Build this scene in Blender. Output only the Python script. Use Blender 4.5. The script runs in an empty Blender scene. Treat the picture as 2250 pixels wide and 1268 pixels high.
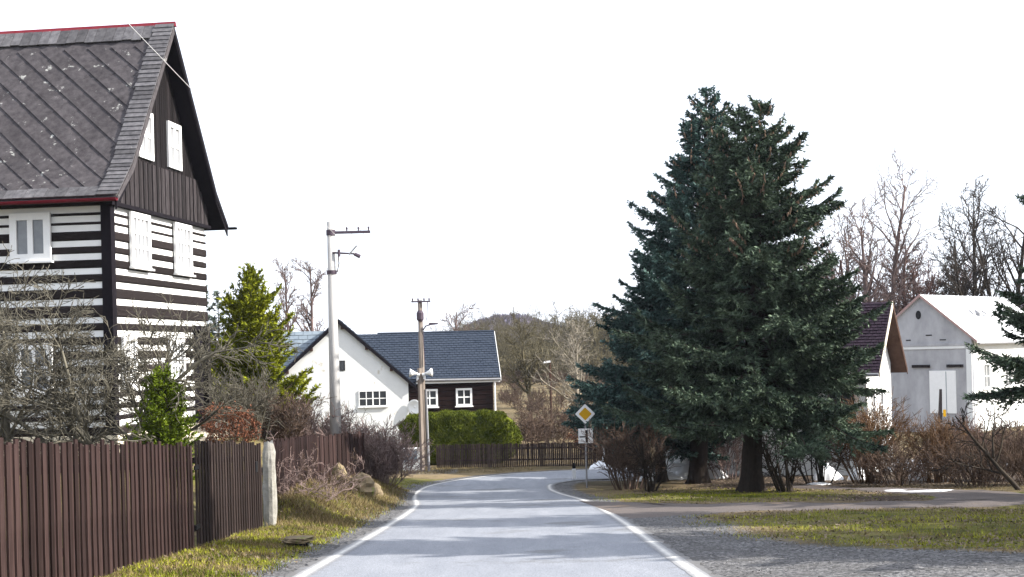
import bpy, math, random
import numpy as np
from mathutils import Matrix, Vector

S = bpy.context.scene
COL = S.collection
rad = math.radians
rng = np.random.default_rng(7)
random.seed(7)

# ------------------------------------------------------------ camera, world, sun, exposure
cam = bpy.data.cameras.new('camera')
cam.sensor_width = 36.0
cam.lens = 48.0
cam.shift_y = 0.0627
cam.clip_start = 0.1
cam.clip_end = 5000.0
cam_ob = bpy.data.objects.new('camera', cam)
COL.objects.link(cam_ob)
ROLL = 0.025
c_, s_ = math.cos(ROLL), math.sin(ROLL)
cam_ob.matrix_world = Matrix(((c_, s_, 0, 0), (0, 0, -1, 0), (-s_, c_, 0, 1.6), (0, 0, 0, 1)))
S.camera = cam_ob

SUN_AZ, SUN_EL = -9.0, 31.0          # azimuth measured from +X towards +Y
world = bpy.data.worlds.new('World')
S.world = world
world.use_nodes = True
wn = world.node_tree
wn.nodes.clear()
sky = wn.nodes.new('ShaderNodeTexSky')
sky.sky_type = 'NISHITA'
sky.sun_disc = False
sky.sun_elevation = rad(SUN_EL)
sky.sun_rotation = rad(90.0 - SUN_AZ)
sky.altitude = 300
sky.air_density = 1.0
sky.dust_density = 3.5
sky.ozone_density = 1.0
bgn = wn.nodes.new('ShaderNodeBackground')
bgn.inputs['Strength'].default_value = 0.15
wo = wn.nodes.new('ShaderNodeOutputWorld')
# a bright veil of thin white cloud over the whole sky
wtc = wn.nodes.new('ShaderNodeTexCoord')
wnz = wn.nodes.new('ShaderNodeTexNoise')
wnz.inputs['Scale'].default_value = 2.2
wnz.inputs['Detail'].default_value = 5
wn.links.new(wtc.outputs['Generated'], wnz.inputs['Vector'])
wmr = wn.nodes.new('ShaderNodeMapRange')
wmr.inputs['To Min'].default_value = 0.62
wmr.inputs['To Max'].default_value = 0.95
wn.links.new(wnz.outputs['Fac'], wmr.inputs['Value'])
wmx = wn.nodes.new('ShaderNodeMix')
wmx.data_type = 'RGBA'
wmx.inputs['B'].default_value = (5.15, 5.45, 6.1, 1)
wn.links.new(wmr.outputs[0], wmx.inputs['Factor'])
wn.links.new(sky.outputs[0], wmx.inputs['A'])
wn.links.new(wmx.outputs['Result'], bgn.inputs['Color'])
wn.links.new(bgn.outputs[0], wo.inputs['Surface'])

sl = bpy.data.lights.new('sun', 'SUN')
sl.energy = 5.0
sl.angle = rad(0.5)
sl.color = (1.0, 0.95, 0.87)
sun = bpy.data.objects.new('sun', sl)
COL.objects.link(sun)
sdir = Vector((math.cos(rad(SUN_EL)) * math.cos(rad(SUN_AZ)), math.cos(rad(SUN_EL)) * math.sin(rad(SUN_AZ)), math.sin(rad(SUN_EL))))
sun.rotation_euler = sdir.to_track_quat('Z', 'Y').to_euler()
sun.location = (40, -10, 60)

S.view_settings.view_transform = 'Standard'
S.view_settings.look = 'None'
S.view_settings.gamma = 1.0
S.view_settings.use_curve_mapping = False
S.view_settings.exposure = 1.15
S.cycles.max_bounces = 6
S.cycles.diffuse_bounces = 3
S.cycles.use_denoising = True

# ------------------------------------------------------------ materials
def mat(name, col, col2=None, var=0.25, scale=6.0, rough=0.85, bump=0.0, objrand=0.0, island=0.0, stretch=(1, 1, 1),
        spec=0.06, detail=6.0, contrast=0.25, metallic=0.0, patch=None):
    m = bpy.data.materials.new(name)
    m.use_nodes = True
    nt = m.node_tree
    N, L = nt.nodes, nt.links
    b = N['Principled BSDF']
    b.inputs['Roughness'].default_value = rough
    b.inputs['Specular IOR Level'].default_value = spec
    b.inputs['Metallic'].default_value = metallic
    if col2 is None:
        col2 = tuple(min(1, c * (1 + var)) for c in col)
        col = tuple(c * (1 - var) for c in col)
    tc = N.new('ShaderNodeTexCoord')
    mp = N.new('ShaderNodeMapping')
    mp.inputs['Scale'].default_value = stretch
    L.new(tc.outputs['Object'], mp.inputs['Vector'])
    nz = N.new('ShaderNodeTexNoise')
    nz.inputs['Scale'].default_value = scale
    nz.inputs['Detail'].default_value = detail
    nz.inputs['Roughness'].default_value = 0.65
    L.new(mp.outputs[0], nz.inputs['Vector'])
    rp = N.new('ShaderNodeMapRange')
    rp.inputs['From Min'].default_value = 0.5 - contrast
    rp.inputs['From Max'].default_value = 0.5 + contrast
    L.new(nz.outputs['Fac'], rp.inputs['Value'])
    mx = N.new('ShaderNodeMix')
    mx.data_type = 'RGBA'
    mx.inputs['A'].default_value = (*col, 1)
    mx.inputs['B'].default_value = (*col2, 1)
    L.new(rp.outputs[0], mx.inputs['Factor'])
    out = mx.outputs['Result']
    if patch:                                            # (colour, noise scale, threshold): lichen, moss, stains
        n2 = N.new('ShaderNodeTexNoise')
        n2.inputs['Scale'].default_value = patch[1]
        n2.inputs['Detail'].default_value = 8.0
        n2.inputs['Roughness'].default_value = 0.7
        L.new(tc.outputs['Object'], n2.inputs['Vector'])
        r2 = N.new('ShaderNodeMapRange')
        r2.inputs['From Min'].default_value = patch[2]
        r2.inputs['From Max'].default_value = patch[2] + 0.06
        L.new(n2.outputs['Fac'], r2.inputs['Value'])
        m2 = N.new('ShaderNodeMix')
        m2.data_type = 'RGBA'
        m2.inputs['B'].default_value = (*patch[0], 1)
        L.new(out, m2.inputs['A'])
        L.new(r2.outputs[0], m2.inputs['Factor'])
        out = m2.outputs['Result']
    if objrand or island:
        hs = N.new('ShaderNodeHueSaturation')
        mr = N.new('ShaderNodeMapRange')
        a = objrand or island
        mr.inputs['To Min'].default_value = 1 - a
        mr.inputs['To Max'].default_value = 1 + a
        if objrand:
            L.new(N.new('ShaderNodeObjectInfo').outputs['Random'], mr.inputs['Value'])
        else:
            L.new(N.new('ShaderNodeNewGeometry').outputs['Random Per Island'], mr.inputs['Value'])
        L.new(mr.outputs[0], hs.inputs['Value'])
        L.new(out, hs.inputs['Color'])
        out = hs.outputs['Color']
    L.new(out, b.inputs['Base Color'])
    if bump:
        bp = N.new('ShaderNodeBump')
        bp.inputs['Strength'].default_value = bump
        bp.inputs['Distance'].default_value = 0.03
        L.new(nz.outputs['Fac'], bp.inputs['Height'])
        L.new(bp.outputs[0], b.inputs['Normal'])
    return m

M = {}
M['log'] = mat('dark_log', (0.008, 0.0062, 0.006), (0.03, 0.024, 0.024), scale=9, stretch=(.6, .6, 6), objrand=.3, bump=.4)
M['mortar'] = mat('white_mortar', (0.74, 0.74, 0.72), (0.82, 0.82, 0.8), scale=3, bump=.2)
M['board'] = mat('black_boards', (0.006, 0.005, 0.0055), (0.02, 0.017, 0.018), scale=7, stretch=(5, 5, .5), objrand=.45, bump=.3)
M['board_grey'] = mat('weathered_boards', (0.009, 0.008, 0.008), (0.05, 0.043, 0.046), scale=7, stretch=(5, 5, .5), objrand=.5, bump=.3)
M['dark'] = mat('dark_timber', (0.006, 0.005, 0.007), (0.012, 0.010, 0.013), scale=5)
M['slate'] = mat('grey_slate', (0.03, 0.027, 0.03), (0.085, 0.077, 0.08), scale=5, objrand=.12, bump=.3, patch=((.36, .36, .34), 2.6, .61), rough=.8)
M['slate_edge'] = mat('edge_slate', (0.05, 0.048, 0.053), (0.14, 0.135, 0.14), scale=6, objrand=.3, bump=.3, patch=((.42, .42, .40), 4, .66))
M['red'] = mat('red_metal', (0.11, 0.009, 0.016), (0.18, 0.02, 0.03), scale=4, rough=.5)
M['white'] = mat('white_paint', (0.76, 0.76, 0.75), (0.82, 0.82, 0.81), scale=4, rough=.6)
M['curtain'] = mat('pale_curtain', (0.14, 0.15, 0.165), (0.36, 0.36, 0.36), scale=3, stretch=(9, 9, .5))
M['glass'] = mat('dark_glass', (0.02, 0.022, 0.026), (0.05, 0.055, 0.06), scale=1.5, rough=.08, spec=.6)
M['glass_mid'] = mat('grey_glass', (0.10, 0.11, 0.12), (0.2, 0.21, 0.22), scale=2, rough=.1, spec=.6)
M['cream'] = mat('cream_plaster', (0.62, 0.55, 0.44), (0.72, 0.66, 0.54), scale=2, bump=.3)
M['plank'] = mat('brown_fence_plank', (0.015, 0.0088, 0.0082), (0.046, 0.029, 0.027), scale=6, stretch=(4, 4, .35), objrand=.5, bump=.3, patch=((.09, .08, .075), 1.5, .68))
M['plank2'] = mat('dark_gate_plank', (0.018, 0.013, 0.012), (0.045, 0.033, 0.03), scale=6, stretch=(4, 4, .35), objrand=.35, bump=.3)
M['low_plank'] = mat('dark_low_plank', (0.030, 0.021, 0.019), (0.065, 0.048, 0.042), scale=6, island=.4)
M['granite'] = mat('lichen_granite', (0.17, 0.16, 0.14), (0.34, 0.33, 0.3), scale=7, bump=.8, patch=((.2, .19, .13), 5, .6))
M['rock'] = mat('mossy_rock', (0.1, 0.08, 0.055), (0.25, 0.195, 0.12), scale=3, bump=.9, patch=((.12, .15, .03), 2.5, .56))
M['concrete'] = mat('pole_concrete', (0.3, 0.295, 0.29), (0.46, 0.45, 0.44), scale=3, stretch=(4, 4, .5), bump=.2)
M['steel'] = mat('dark_steel', (0.06, 0.045, 0.06), (0.1, 0.08, 0.1), scale=8, rough=.5)
M['galv'] = mat('galvanised_steel', (0.2, 0.2, 0.21), (0.3, 0.3, 0.31), scale=8, rough=.4)
M['wood'] = mat('grey_pole_wood', (0.13, 0.105, 0.085), (0.27, 0.23, 0.2), scale=6, stretch=(5, 5, .3), bump=.4)
M['black'] = mat('black_paint', (0.012, 0.012, 0.014), (0.02, 0.02, 0.022), scale=4, rough=.5)
M['yellow'] = mat('sign_yellow', (0.55, 0.30, 0.012), (0.62, 0.35, 0.015), scale=3, rough=.4)
M['blue_slate'] = mat('blue_grey_roof', (0.022, 0.030, 0.045), (0.042, 0.052, 0.072), scale=3, rough=.6, objrand=.12, island=.14)
M['pale_slate'] = mat('pale_blue_roof', (0.12, 0.15, 0.18), (0.2, 0.235, 0.265), scale=2, rough=.6)
M['purple_slate'] = mat('purple_roof', (0.018, 0.011, 0.018), (0.034, 0.023, 0.033), scale=3, rough=.7, island=.15)
M['brick'] = mat('red_brick', (0.36, 0.10, 0.07), (0.5, 0.18, 0.13), scale=12)
M['plaster'] = mat('white_plaster', (0.62, 0.63, 0.62), (0.76, 0.77, 0.76), scale=.9, bump=.25, contrast=.3, patch=((.5, .465, .39), .9, .6))
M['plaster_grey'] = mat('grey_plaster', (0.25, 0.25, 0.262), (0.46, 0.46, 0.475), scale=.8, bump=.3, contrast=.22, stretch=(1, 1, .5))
M['brown_log'] = mat('brown_log_wall', (0.010, 0.005, 0.0045), (0.024, 0.013, 0.012), scale=6, stretch=(.5, .5, 5), objrand=.3)
M['soffit'] = mat('brown_soffit', (0.04, 0.021, 0.015), (0.075, 0.045, 0.033), scale=4)
M['metal_roof'] = mat('pale_sheet_roof', (0.6, 0.61, 0.62), (0.74, 0.75, 0.76), scale=2, rough=.5)
M['snow'] = mat('old_snow', (0.72, 0.74, 0.77), (0.86, 0.87, 0.88), scale=5, bump=.5)
M['bark'] = mat('dark_bark', (0.012, 0.009, 0.008), (0.045, 0.036, 0.03), scale=10, stretch=(2, 2, .5), bump=.9)
M['twig_grey'] = mat('grey_twigs', (0.042, 0.038, 0.029), (0.165, 0.152, 0.12), scale=3, island=.35)
M['twig_brown'] = mat('brown_twigs', (0.05, 0.033, 0.024), (0.14, 0.1, 0.078), scale=3, island=.35)
M['twig_purple'] = mat('purple_brown_twigs', (0.07, 0.049, 0.044), (0.18, 0.132, 0.122), scale=3, island=.35)
M['twig_mauve'] = mat('mauve_twigs', (0.11, 0.078, 0.07), (0.29, 0.215, 0.195), scale=3, island=.35)
M['twig_rust'] = mat('rusty_twigs', (0.075, 0.042, 0.022), (0.19, 0.118, 0.07), scale=3, island=.35)
M['twig_red'] = mat('reddish_twigs', (0.065, 0.038, 0.033), (0.15, 0.097, 0.088), scale=3, island=.3)
M['twig_dark'] = mat('dark_twigs', (0.02, 0.016, 0.013), (0.055, 0.045, 0.036), scale=3, island=.3)
M['twig_pale'] = mat('pale_twigs', (0.12, 0.105, 0.08), (0.28, 0.25, 0.2), scale=3, island=.3)
M['twig_olive'] = mat('olive_twigs', (0.055, 0.047, 0.026), (0.13, 0.113, 0.07), scale=.05, island=.4)
M['spruce'] = mat('spruce_needles', (0.006, 0.015, 0.011), (0.125, 0.17, 0.112), scale=1.5, island=.6, rough=.6, contrast=.16)  # wide noise contrast paints sunlit clumps and dark gaps into the needle colour
M['spruce_blue'] = mat('blue_spruce_needles', (0.007, 0.02, 0.018), (0.105, 0.175, 0.152), scale=1.5, island=.6, rough=.6, contrast=.16)  # bluer needles, with the same lit and shaded clumps put into the colour
M['cone'] = mat('spruce_cones', (0.15, 0.1, 0.07), (0.3, 0.215, 0.16), scale=5, island=.3)
M['lime'] = mat('yellow_green_needles', (0.085, 0.11, 0.006), (0.27, 0.28, 0.018), scale=1.2, island=.4)
M['green'] = mat('fresh_green_needles', (0.035, 0.06, 0.004), (0.14, 0.185, 0.014), scale=2.0, island=.4)
M['hedge'] = mat('hedge_leaves', (0.032, 0.046, 0.005), (0.12, 0.14, 0.014), scale=1.6, island=.4, contrast=.2)
M['far_green'] = mat('grey_green_needles', (0.05, 0.07, 0.055), (0.1, 0.12, 0.095), scale=1, island=.4)
M['leaf_rust'] = mat('dead_rust_leaves', (0.085, 0.03, 0.017), (0.2, 0.085, 0.05), scale=3, island=.4)
M['blade_green'] = mat('green_grass', (0.055, 0.075, 0.006), (0.34, 0.34, 0.035), scale=.7, island=.45, contrast=.12)
M['blade_dry'] = mat('straw_grass', (0.075, 0.054, 0.024), (0.24, 0.185, 0.09), scale=.8, island=.35, contrast=.2)
M['leaf_litter'] = mat('dead_leaves', (0.06, 0.042, 0.03), (0.22, 0.175, 0.13), scale=5, island=.5)
M['gravel'] = mat('gravel_stones', (0.07, 0.07, 0.074), (0.23, 0.225, 0.22), scale=9, island=.5)
M['wire'] = mat('grey_cable', (0.45, 0.45, 0.46), (0.55, 0.55, 0.56), scale=3)
M['far_wood'] = mat('distant_bare_wood', (0.06, 0.05, 0.072), (0.13, 0.11, 0.15), scale=.06, island=.3)

# ------------------------------------------------------------ mesh helpers
class MB:
    def __init__(s):
        s.v, s.f = [], []
    def add(s, vs, fs):
        o = len(s.v)
        s.v += [tuple(p) for p in vs]
        s.f += [tuple(i + o for i in f) for f in fs]
        return s
    def box8(s, p):
        return s.add(p, [(0, 3, 2, 1), (4, 5, 6, 7), (0, 1, 5, 4), (1, 2, 6, 5), (2, 3, 7, 6), (3, 0, 4, 7)])
    def box(s, x0, x1, y0, y1, z0, z1):
        return s.box8([(x0, y0, z0), (x1, y0, z0), (x1, y1, z0), (x0, y1, z0), (x0, y0, z1), (x1, y0, z1), (x1, y1, z1), (x0, y1, z1)])
    def prism(s, poly, d):
        n = len(poly)
        d = Vector(d)
        vs = [Vector(p) for p in poly] + [Vector(p) + d for p in poly]
        return s.add(vs, [tuple(range(n))[::-1], tuple(range(n, 2 * n))] + [(i, (i + 1) % n, n + (i + 1) % n, n + i) for i in range(n)])
    def tube(s, pts, rs, n=8, cap=True):
        pts = [Vector(p) for p in pts]
        vs = []
        for i, p in enumerate(pts):
            t = (pts[min(i + 1, len(pts) - 1)] - pts[max(i - 1, 0)]).normalized()
            a = t.orthogonal().normalized() if abs(t.z) < .99 else Vector((1, 0, 0))
            b = t.cross(a).normalized()
            a = b.cross(t)
            for k in range(n):
                w = 2 * math.pi * k / n
                vs.append(p + (a * math.cos(w) + b * math.sin(w)) * rs[i])
        fs = [(i * n + k, i * n + (k + 1) % n, (i + 1) * n + (k + 1) % n, (i + 1) * n + k) for i in range(len(pts) - 1) for k in range(n)]
        if cap:
            fs += [tuple(range(n))[::-1], tuple(range((len(pts) - 1) * n, len(pts) * n))]
        return s.add(vs, fs)
    def mesh(s, name):
        m = bpy.data.meshes.new(name)
        m.from_pydata(s.v, [], s.f)
        m.update()
        return m

def obj(name, data, material=None, parent=None, smooth=False):
    if isinstance(data, MB):
        data = data.mesh(name)
    if material is not None and not data.materials:
        data.materials.append(material)
    if smooth:
        data.polygons.foreach_set('use_smooth', [True] * len(data.polygons))
    o = bpy.data.objects.new(name, data)
    COL.objects.link(o)
    if parent is not None:
        o.parent = parent
    return o

def tag(o, label=None, cat=None, group=None, kind=None):
    if label: o['label'] = label
    if cat: o['category'] = cat
    if group: o['group'] = group
    if kind: o['kind'] = kind
    return o

def thing(name, label, cat, loc=(0, 0, 0), rz=0.0, group=None):
    o = bpy.data.objects.new(name, None)
    o.empty_display_size = .2
    COL.objects.link(o)
    o.location = loc
    o.rotation_euler = (0, 0, rz)
    return tag(o, label, cat, group)

def np_mesh(name, V, Fc):
    V = np.asarray(V, np.float32)
    Fc = np.asarray(Fc, np.int32)
    m = bpy.data.meshes.new(name)
    m.vertices.add(len(V))
    m.vertices.foreach_set('co', V.ravel())
    n, k = Fc.shape
    m.loops.add(n * k)
    m.loops.foreach_set('vertex_index', Fc.ravel())
    m.polygons.add(n)
    m.polygons.foreach_set('loop_start', np.arange(0, n * k, k, dtype=np.int32))
    m.polygons.foreach_set('loop_total', np.full(n, k, np.int32))
    m.update(calc_edges=True)
    return m

def norm(a):
    return a / np.maximum(np.linalg.norm(a, axis=-1, keepdims=True), 1e-9)

def seg_geo(P0, P1, R0, R1, n=3):
    """every segment of a branch becomes a small tapered prism"""
    d = norm(P1 - P0)
    ref = np.where(np.abs(d[:, 2:3]) > .9, np.array([[1., 0, 0]]), np.array([[0, 0, 1.]]))
    a = norm(np.cross(d, ref))
    b = np.cross(d, a)
    vs = []
    for P, R in ((P0 - d * R0[:, None] * .3, R0), (P1 + d * R1[:, None] * .3, R1)):
        for k in range(n):
            w = 2 * math.pi * k / n
            vs.append(P + (a * math.cos(w) + b * math.sin(w)) * R[:, None])
    V = np.stack(vs, 1)
    N = len(P0)
    base = (np.arange(N) * 2 * n)[:, None]
    F = np.concatenate([base + np.array([[k, (k + 1) % n, n + (k + 1) % n, n + k]]) for k in range(n)], 0)
    return V.reshape(-1, 3), F

def leaf_geo(P, D, U, ln, wd):
    """pointed leaf or needle tuft: one triangle from P along D, width along U"""
    N = len(P)
    ln = np.broadcast_to(np.asarray(ln, float), (N,))[:, None]
    wd = np.broadcast_to(np.asarray(wd, float), (N,))[:, None]
    V = np.stack([P - U * wd * .5, P + U * wd * .5, P + D * ln], 1).reshape(-1, 3)
    return V, np.arange(N * 3).reshape(-1, 3)

def rand_dir(n, r=rng):
    return norm(r.normal(size=(n, 3)))

# ------------------------------------------------------------ terrain
def prof(y):
    y = np.asarray(y, float)
    k = 3.0
    t = np.clip((55 - y) / k, -60, 60)
    return -.071 * np.maximum(55 - k * np.log1p(np.exp(t)), -30)

def sst(t):
    t = np.clip(t, 0, 1)
    return t * t * (3 - 2 * t)

CL = [(-.3, -20), (-.3, 10), (-.3, 20), (-.26, 30), (-.4, 40), (-.95, 47), (-1.2, 52), (-.9, 56), (.7, 59.0), (3.4, 60.2), (8, 60.7), (20, 61.2), (45, 62), (90, 63)]
def spline(pts, step=.5):
    out = []
    P = [np.array(p, float) for p in pts]
    P = [2 * P[0] - P[1]] + P + [2 * P[-1] - P[-2]]
    for i in range(1, len(P) - 2):
        p0, p1, p2, p3 = P[i - 1:i + 3]
        n = max(2, int(np.linalg.norm(p2 - p1) / step))
        for t in np.arange(n) / n:
            out.append(.5 * (2 * p1 + (p2 - p0) * t + (2 * p0 - 5 * p1 + 4 * p2 - p3) * t * t + (3 * p1 - p0 - 3 * p2 + p3) * t ** 3))
    out.append(P[-2])
    return np.array(out)
ROAD = spline(CL)
RW = 2.70
def road_dist(x, y):
    x = np.asarray(x, float); y = np.asarray(y, float)
    sh = x.shape
    q = np.stack([x.ravel(), y.ravel()], 1)
    res = np.empty(len(q))
    for i in range(0, len(q), 20000):
        c = q[i:i + 20000]
        res[i:i + 20000] = np.sqrt(((c[:, None, :] - ROAD[None, ::2]) ** 2).sum(-1)).min(1)
    return res.reshape(sh)

def wob(x, y, f, s):
    return np.sin(x * f + s) * np.cos(y * f * 1.3 + 2 * s) + .5 * np.sin(x * f * 2.3 + y * f * 1.7 + s * 3)

def gz(x, y, near_road=True):
    x = np.asarray(x, float); y = np.asarray(y, float)
    z = prof(y)
    yard = np.maximum(z, -.95 + 0 * x)
    t = sst((-5.6 - x) / 3.2) * (1 - sst((y - 52) / 16))
    z = z + (yard - z) * t
    # bank on the left behind the gate post
    bx = np.exp(-((x + 5.2) / .95) ** 2)
    by = sst((y - 29.6) / 2.5) * (1 - sst((y - 47) / 7))
    z = z + bx * by * (.62 + .12 * np.sin(y * 1.3))
    z = z + .10 * sst((-3.4 - x) / 1.5) * (y < 60) * (1 - t)
    # rising fields and wooded slope far behind
    z = z + .033 * np.clip(y - 95, 0, 90) + .012 * np.clip(y - 185, 0, 150) - .02 * np.clip(y - 420, 0, 400)
    z = z + .03 * wob(x, y, .9, 1.0) * sst((np.abs(x + .2) - 3) / 2)
    return z

def axis(lo, hi, d, far):
    a = list(np.arange(lo, hi, d))
    s, p = d, hi
    while p < far[1]:
        a.append(p); s *= 1.18; p += min(s, 25)
    b, s, p = [], d, lo
    while p > far[0]:
        s *= 1.18; p -= min(s, 25); b.append(p)
    return np.array(b[::-1] + a)
xs = axis(-9, 17, .25, (-500, 500))
ys = axis(12, 66, .25, (-25, 800))
GX, GY = np.meshgrid(xs, ys)
rd = road_dist(GX, GY)
GZ = gz(GX, GY) - .10 * (1 - sst((rd - 2.35) / .25))
nx, ny = len(xs), len(ys)
ii = (np.arange(ny - 1)[:, None] * nx + np.arange(nx - 1)[None, :]).ravel()
gm = np_mesh('ground', np.stack([GX, GY, GZ], -1).reshape(-1, 3), np.stack([ii, ii + 1, ii + nx + 1, ii + nx], 1))
# what covers the ground: R gravel, G green grass, B brown soil and leaf litter
side_r = GX > -1
grav = sst(1 - (rd - 3.0) / .9) * (GY < 70)
grav = np.maximum(grav, side_r * sst((23.5 - (GX - 2.6) * 1.15 - GY) / 1.5 + .5) * (GX < 14))
grav = np.maximum(grav, side_r * sst((5.2 - GX) / 1.6) * (GY < 33) * .85 * (GX > 2))
grav = np.maximum(grav, .75 * (GX < -2.5) * (GX > -4.6) * sst((26 - GY) / 4) * sst((GX + 4.3) / .8))
grav = np.maximum(grav, .6 * (GX < -2.5) * sst(1 - np.abs(GY - 64) / 3) * (GX > -6))
green = .55 * sst((GX - 3.5) / 2) * sst((GY - 18) / 2) * (1 - sst((GY - 30) / 2))
green = np.maximum(green, .9 * np.exp(-((GX - 6.5) / 3.5) ** 2 - ((GY - 43) / 4.5) ** 2))
green = np.maximum(green, .55 * (GX < -3) * (GX > -6) * (GY < 60))
green = np.maximum(green, .35 * (GX < -6) * (GY < 75))
green = np.maximum(green, .6 * (GX > 11) * (GY < 40) * (GY > 16))
soil = .9 * np.exp(-((GX - 9.8) / 1.6) ** 2 - ((GY - 37.5) / 3) ** 2)
soil = np.maximum(soil, .8 * sst((GX - 5) / 3) * sst((GY - 46) / 3) * (GY < 60))
soil = np.maximum(soil, .55 * np.exp(-((GX + 5.0) / 1.0) ** 2) * (GY > 30) * (GY < 50))
soil = np.maximum(soil, sst((GY - 150) / 14))
green = green * (GY < 100)
ca = gm.color_attributes.new('cover', 'FLOAT_COLOR', 'POINT')
ca.data.foreach_set('color', np.stack([grav, green, soil, np.ones_like(grav)], -1).astype(np.float32).ravel())

def ground_material():
    m = bpy.data.materials.new('verge_ground')
    m.use_nodes = True
    nt = m.node_tree
    N, L = nt.nodes, nt.links
    b = N['Principled BSDF']
    b.inputs['Roughness'].default_value = .95
    b.inputs['Specular IOR Level'].default_value = .1
    tc = N.new('ShaderNodeTexCoord')
    at = N.new('ShaderNodeAttribute')
    at.attribute_name = 'cover'
    sp = N.new('ShaderNodeSeparateColor')
    L.new(at.outputs['Color'], sp.inputs[0])
    def noise(sc, det=6):
        n = N.new('ShaderNodeTexNoise')
        n.inputs['Scale'].default_value = sc
        n.inputs['Detail'].default_value = det
        n.inputs['Roughness'].default_value = .7
        L.new(tc.outputs['Object'], n.inputs['Vector'])
        return n.outputs['Fac']
    def mixc(fac, a, bb):
        x = N.new('ShaderNodeMix')
        x.data_type = 'RGBA'
        for k, v in (('A', a), ('B', bb)):
            if isinstance(v, tuple): x.inputs[k].default_value = (*v, 1)
            else: L.new(v, x.inputs[k])
        L.new(fac, x.inputs['Factor'])
        return x.outputs['Result']
    def rng_(v, lo, hi):
        r = N.new('ShaderNodeMapRange')
        r.inputs['From Min'].default_value = lo
        r.inputs['From Max'].default_value = hi
        L.new(v, r.inputs['Value'])
        return r.outputs[0]
    def mth(op, a, bb):
        x = N.new('ShaderNodeMath')
        x.operation = op
        for i, v in enumerate((a, bb)):
            if isinstance(v, float): x.inputs[i].default_value = v
            else: L.new(v, x.inputs[i])
        return x.outputs[0]
    def mask(ch, sc, width):
        return rng_(mth('ADD', sp.outputs[ch], mth('MULTIPLY', mth('SUBTRACT', noise(sc), .5), 1.3)), .5 - width, .5 + width)
    fine = noise(30, 4)
    straw = mixc(rng_(noise(5), .35, .65), (.075, .06, .03), (.2, .16, .085))
    grn = mixc(rng_(noise(1.3, 9), .4, .62), (.055, .066, .009), (.2, .205, .03))
    soil_c = mixc(rng_(noise(9), .35, .65), (.035, .025, .019), (.11, .082, .062))
    gv = mixc(rng_(noise(16, 9), .42, .6), (.035, .035, .04), (.3, .295, .295))
    gv = mixc(rng_(noise(2.2, 9), .42, .72), gv, (.085, .082, .08))
    far = mixc(rng_(noise(.22, 9), .42, .58), (.06, .05, .03), (.29, .215, .125))
    straw = mixc(rng_(noise(.45, 6), .3, .75), far, straw)
    c = mixc(mask(1, 1.1, .25), straw, grn)
    c = mixc(mask(2, 1.7, .22), c, soil_c)
    c = mixc(mask(0, 2.3, .2), c, gv)
    L.new(c, b.inputs['Base Color'])
    bp = N.new('ShaderNodeBump')
    bp.inputs['Strength'].default_value = .7
    bp.inputs['Distance'].default_value = .12
    L.new(fine, bp.inputs['Height'])
    L.new(bp.outputs[0], b.inputs['Normal'])
    return m
g = obj('ground', gm, ground_material(), smooth=True)
tag(g, 'sloping ground of straw grass, green turf and gravel verges', kind='structure')

def ribbon(center, off0, off1, lift, jag=0.0, r=rng, ztop=None):
    c = np.asarray(center, float)
    t = norm(np.gradient(c, axis=0))
    nrm = np.stack([t[:, 1], -t[:, 0]], 1)                 # to the right of travel
    n = len(c)
    k = 6
    V = []
    for j in range(k + 1):
        o = off0 + (off1 - off0) * j / k
        oo = np.full(n, o)
        if jag and j in (0, k):
            oo = oo + r.normal(0, jag, n)
        p = c + nrm * oo[:, None]
        V.append(np.stack([p[:, 0], p[:, 1], prof(p[:, 1]) + lift], 1))
    V = np.concatenate(V, 0)
    F = np.concatenate([np.stack([j * n + np.arange(n - 1), j * n + np.arange(1, n), (j + 1) * n + np.arange(1, n), (j + 1) * n + np.arange(n - 1)], 1) for j in range(k)], 0)
    return V, F[:, ::-1]

def road_material():
    m = mat('worn_asphalt', (0.165, 0.176, 0.2), (0.255, 0.266, 0.29), scale=1.2, stretch=(1.6, .25, 1), rough=.85, spec=.12, bump=.1, contrast=.3, patch=((.16, .165, .175), .35, .57))
    N, L = m.node_tree.nodes, m.node_tree.links
    b = N['Principled BSDF']
    src = b.inputs['Base Color'].links[0].from_socket
    tc = N.new('ShaderNodeTexCoord')
    n = N.new('ShaderNodeTexNoise')
    n.inputs['Scale'].default_value = 60
    n.inputs['Detail'].default_value = 3
    L.new(tc.outputs['Object'], n.inputs['Vector'])
    r = N.new('ShaderNodeMapRange')
    r.inputs['From Min'].default_value = .3
    r.inputs['From Max'].default_value = .7
    r.inputs['To Min'].default_value = .5
    r.inputs['To Max'].default_value = 1.5
    L.new(n.outputs['Fac'], r.inputs['Value'])
    h = N.new('ShaderNodeHueSaturation')
    L.new(src, h.inputs['Color'])
    L.new(r.outputs[0], h.inputs['Value'])
    L.new(h.outputs[0], b.inputs['Base Color'])
    return m
def edge_attr(me, n, k=6, pw=1.0):
    a = np.repeat(1 - np.abs(2 * np.arange(k + 1) / k - 1), n) ** pw
    at = me.attributes.new('inset', 'FLOAT', 'POINT')
    at.data.foreach_set('value', a.astype(np.float32))
    return me
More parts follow.
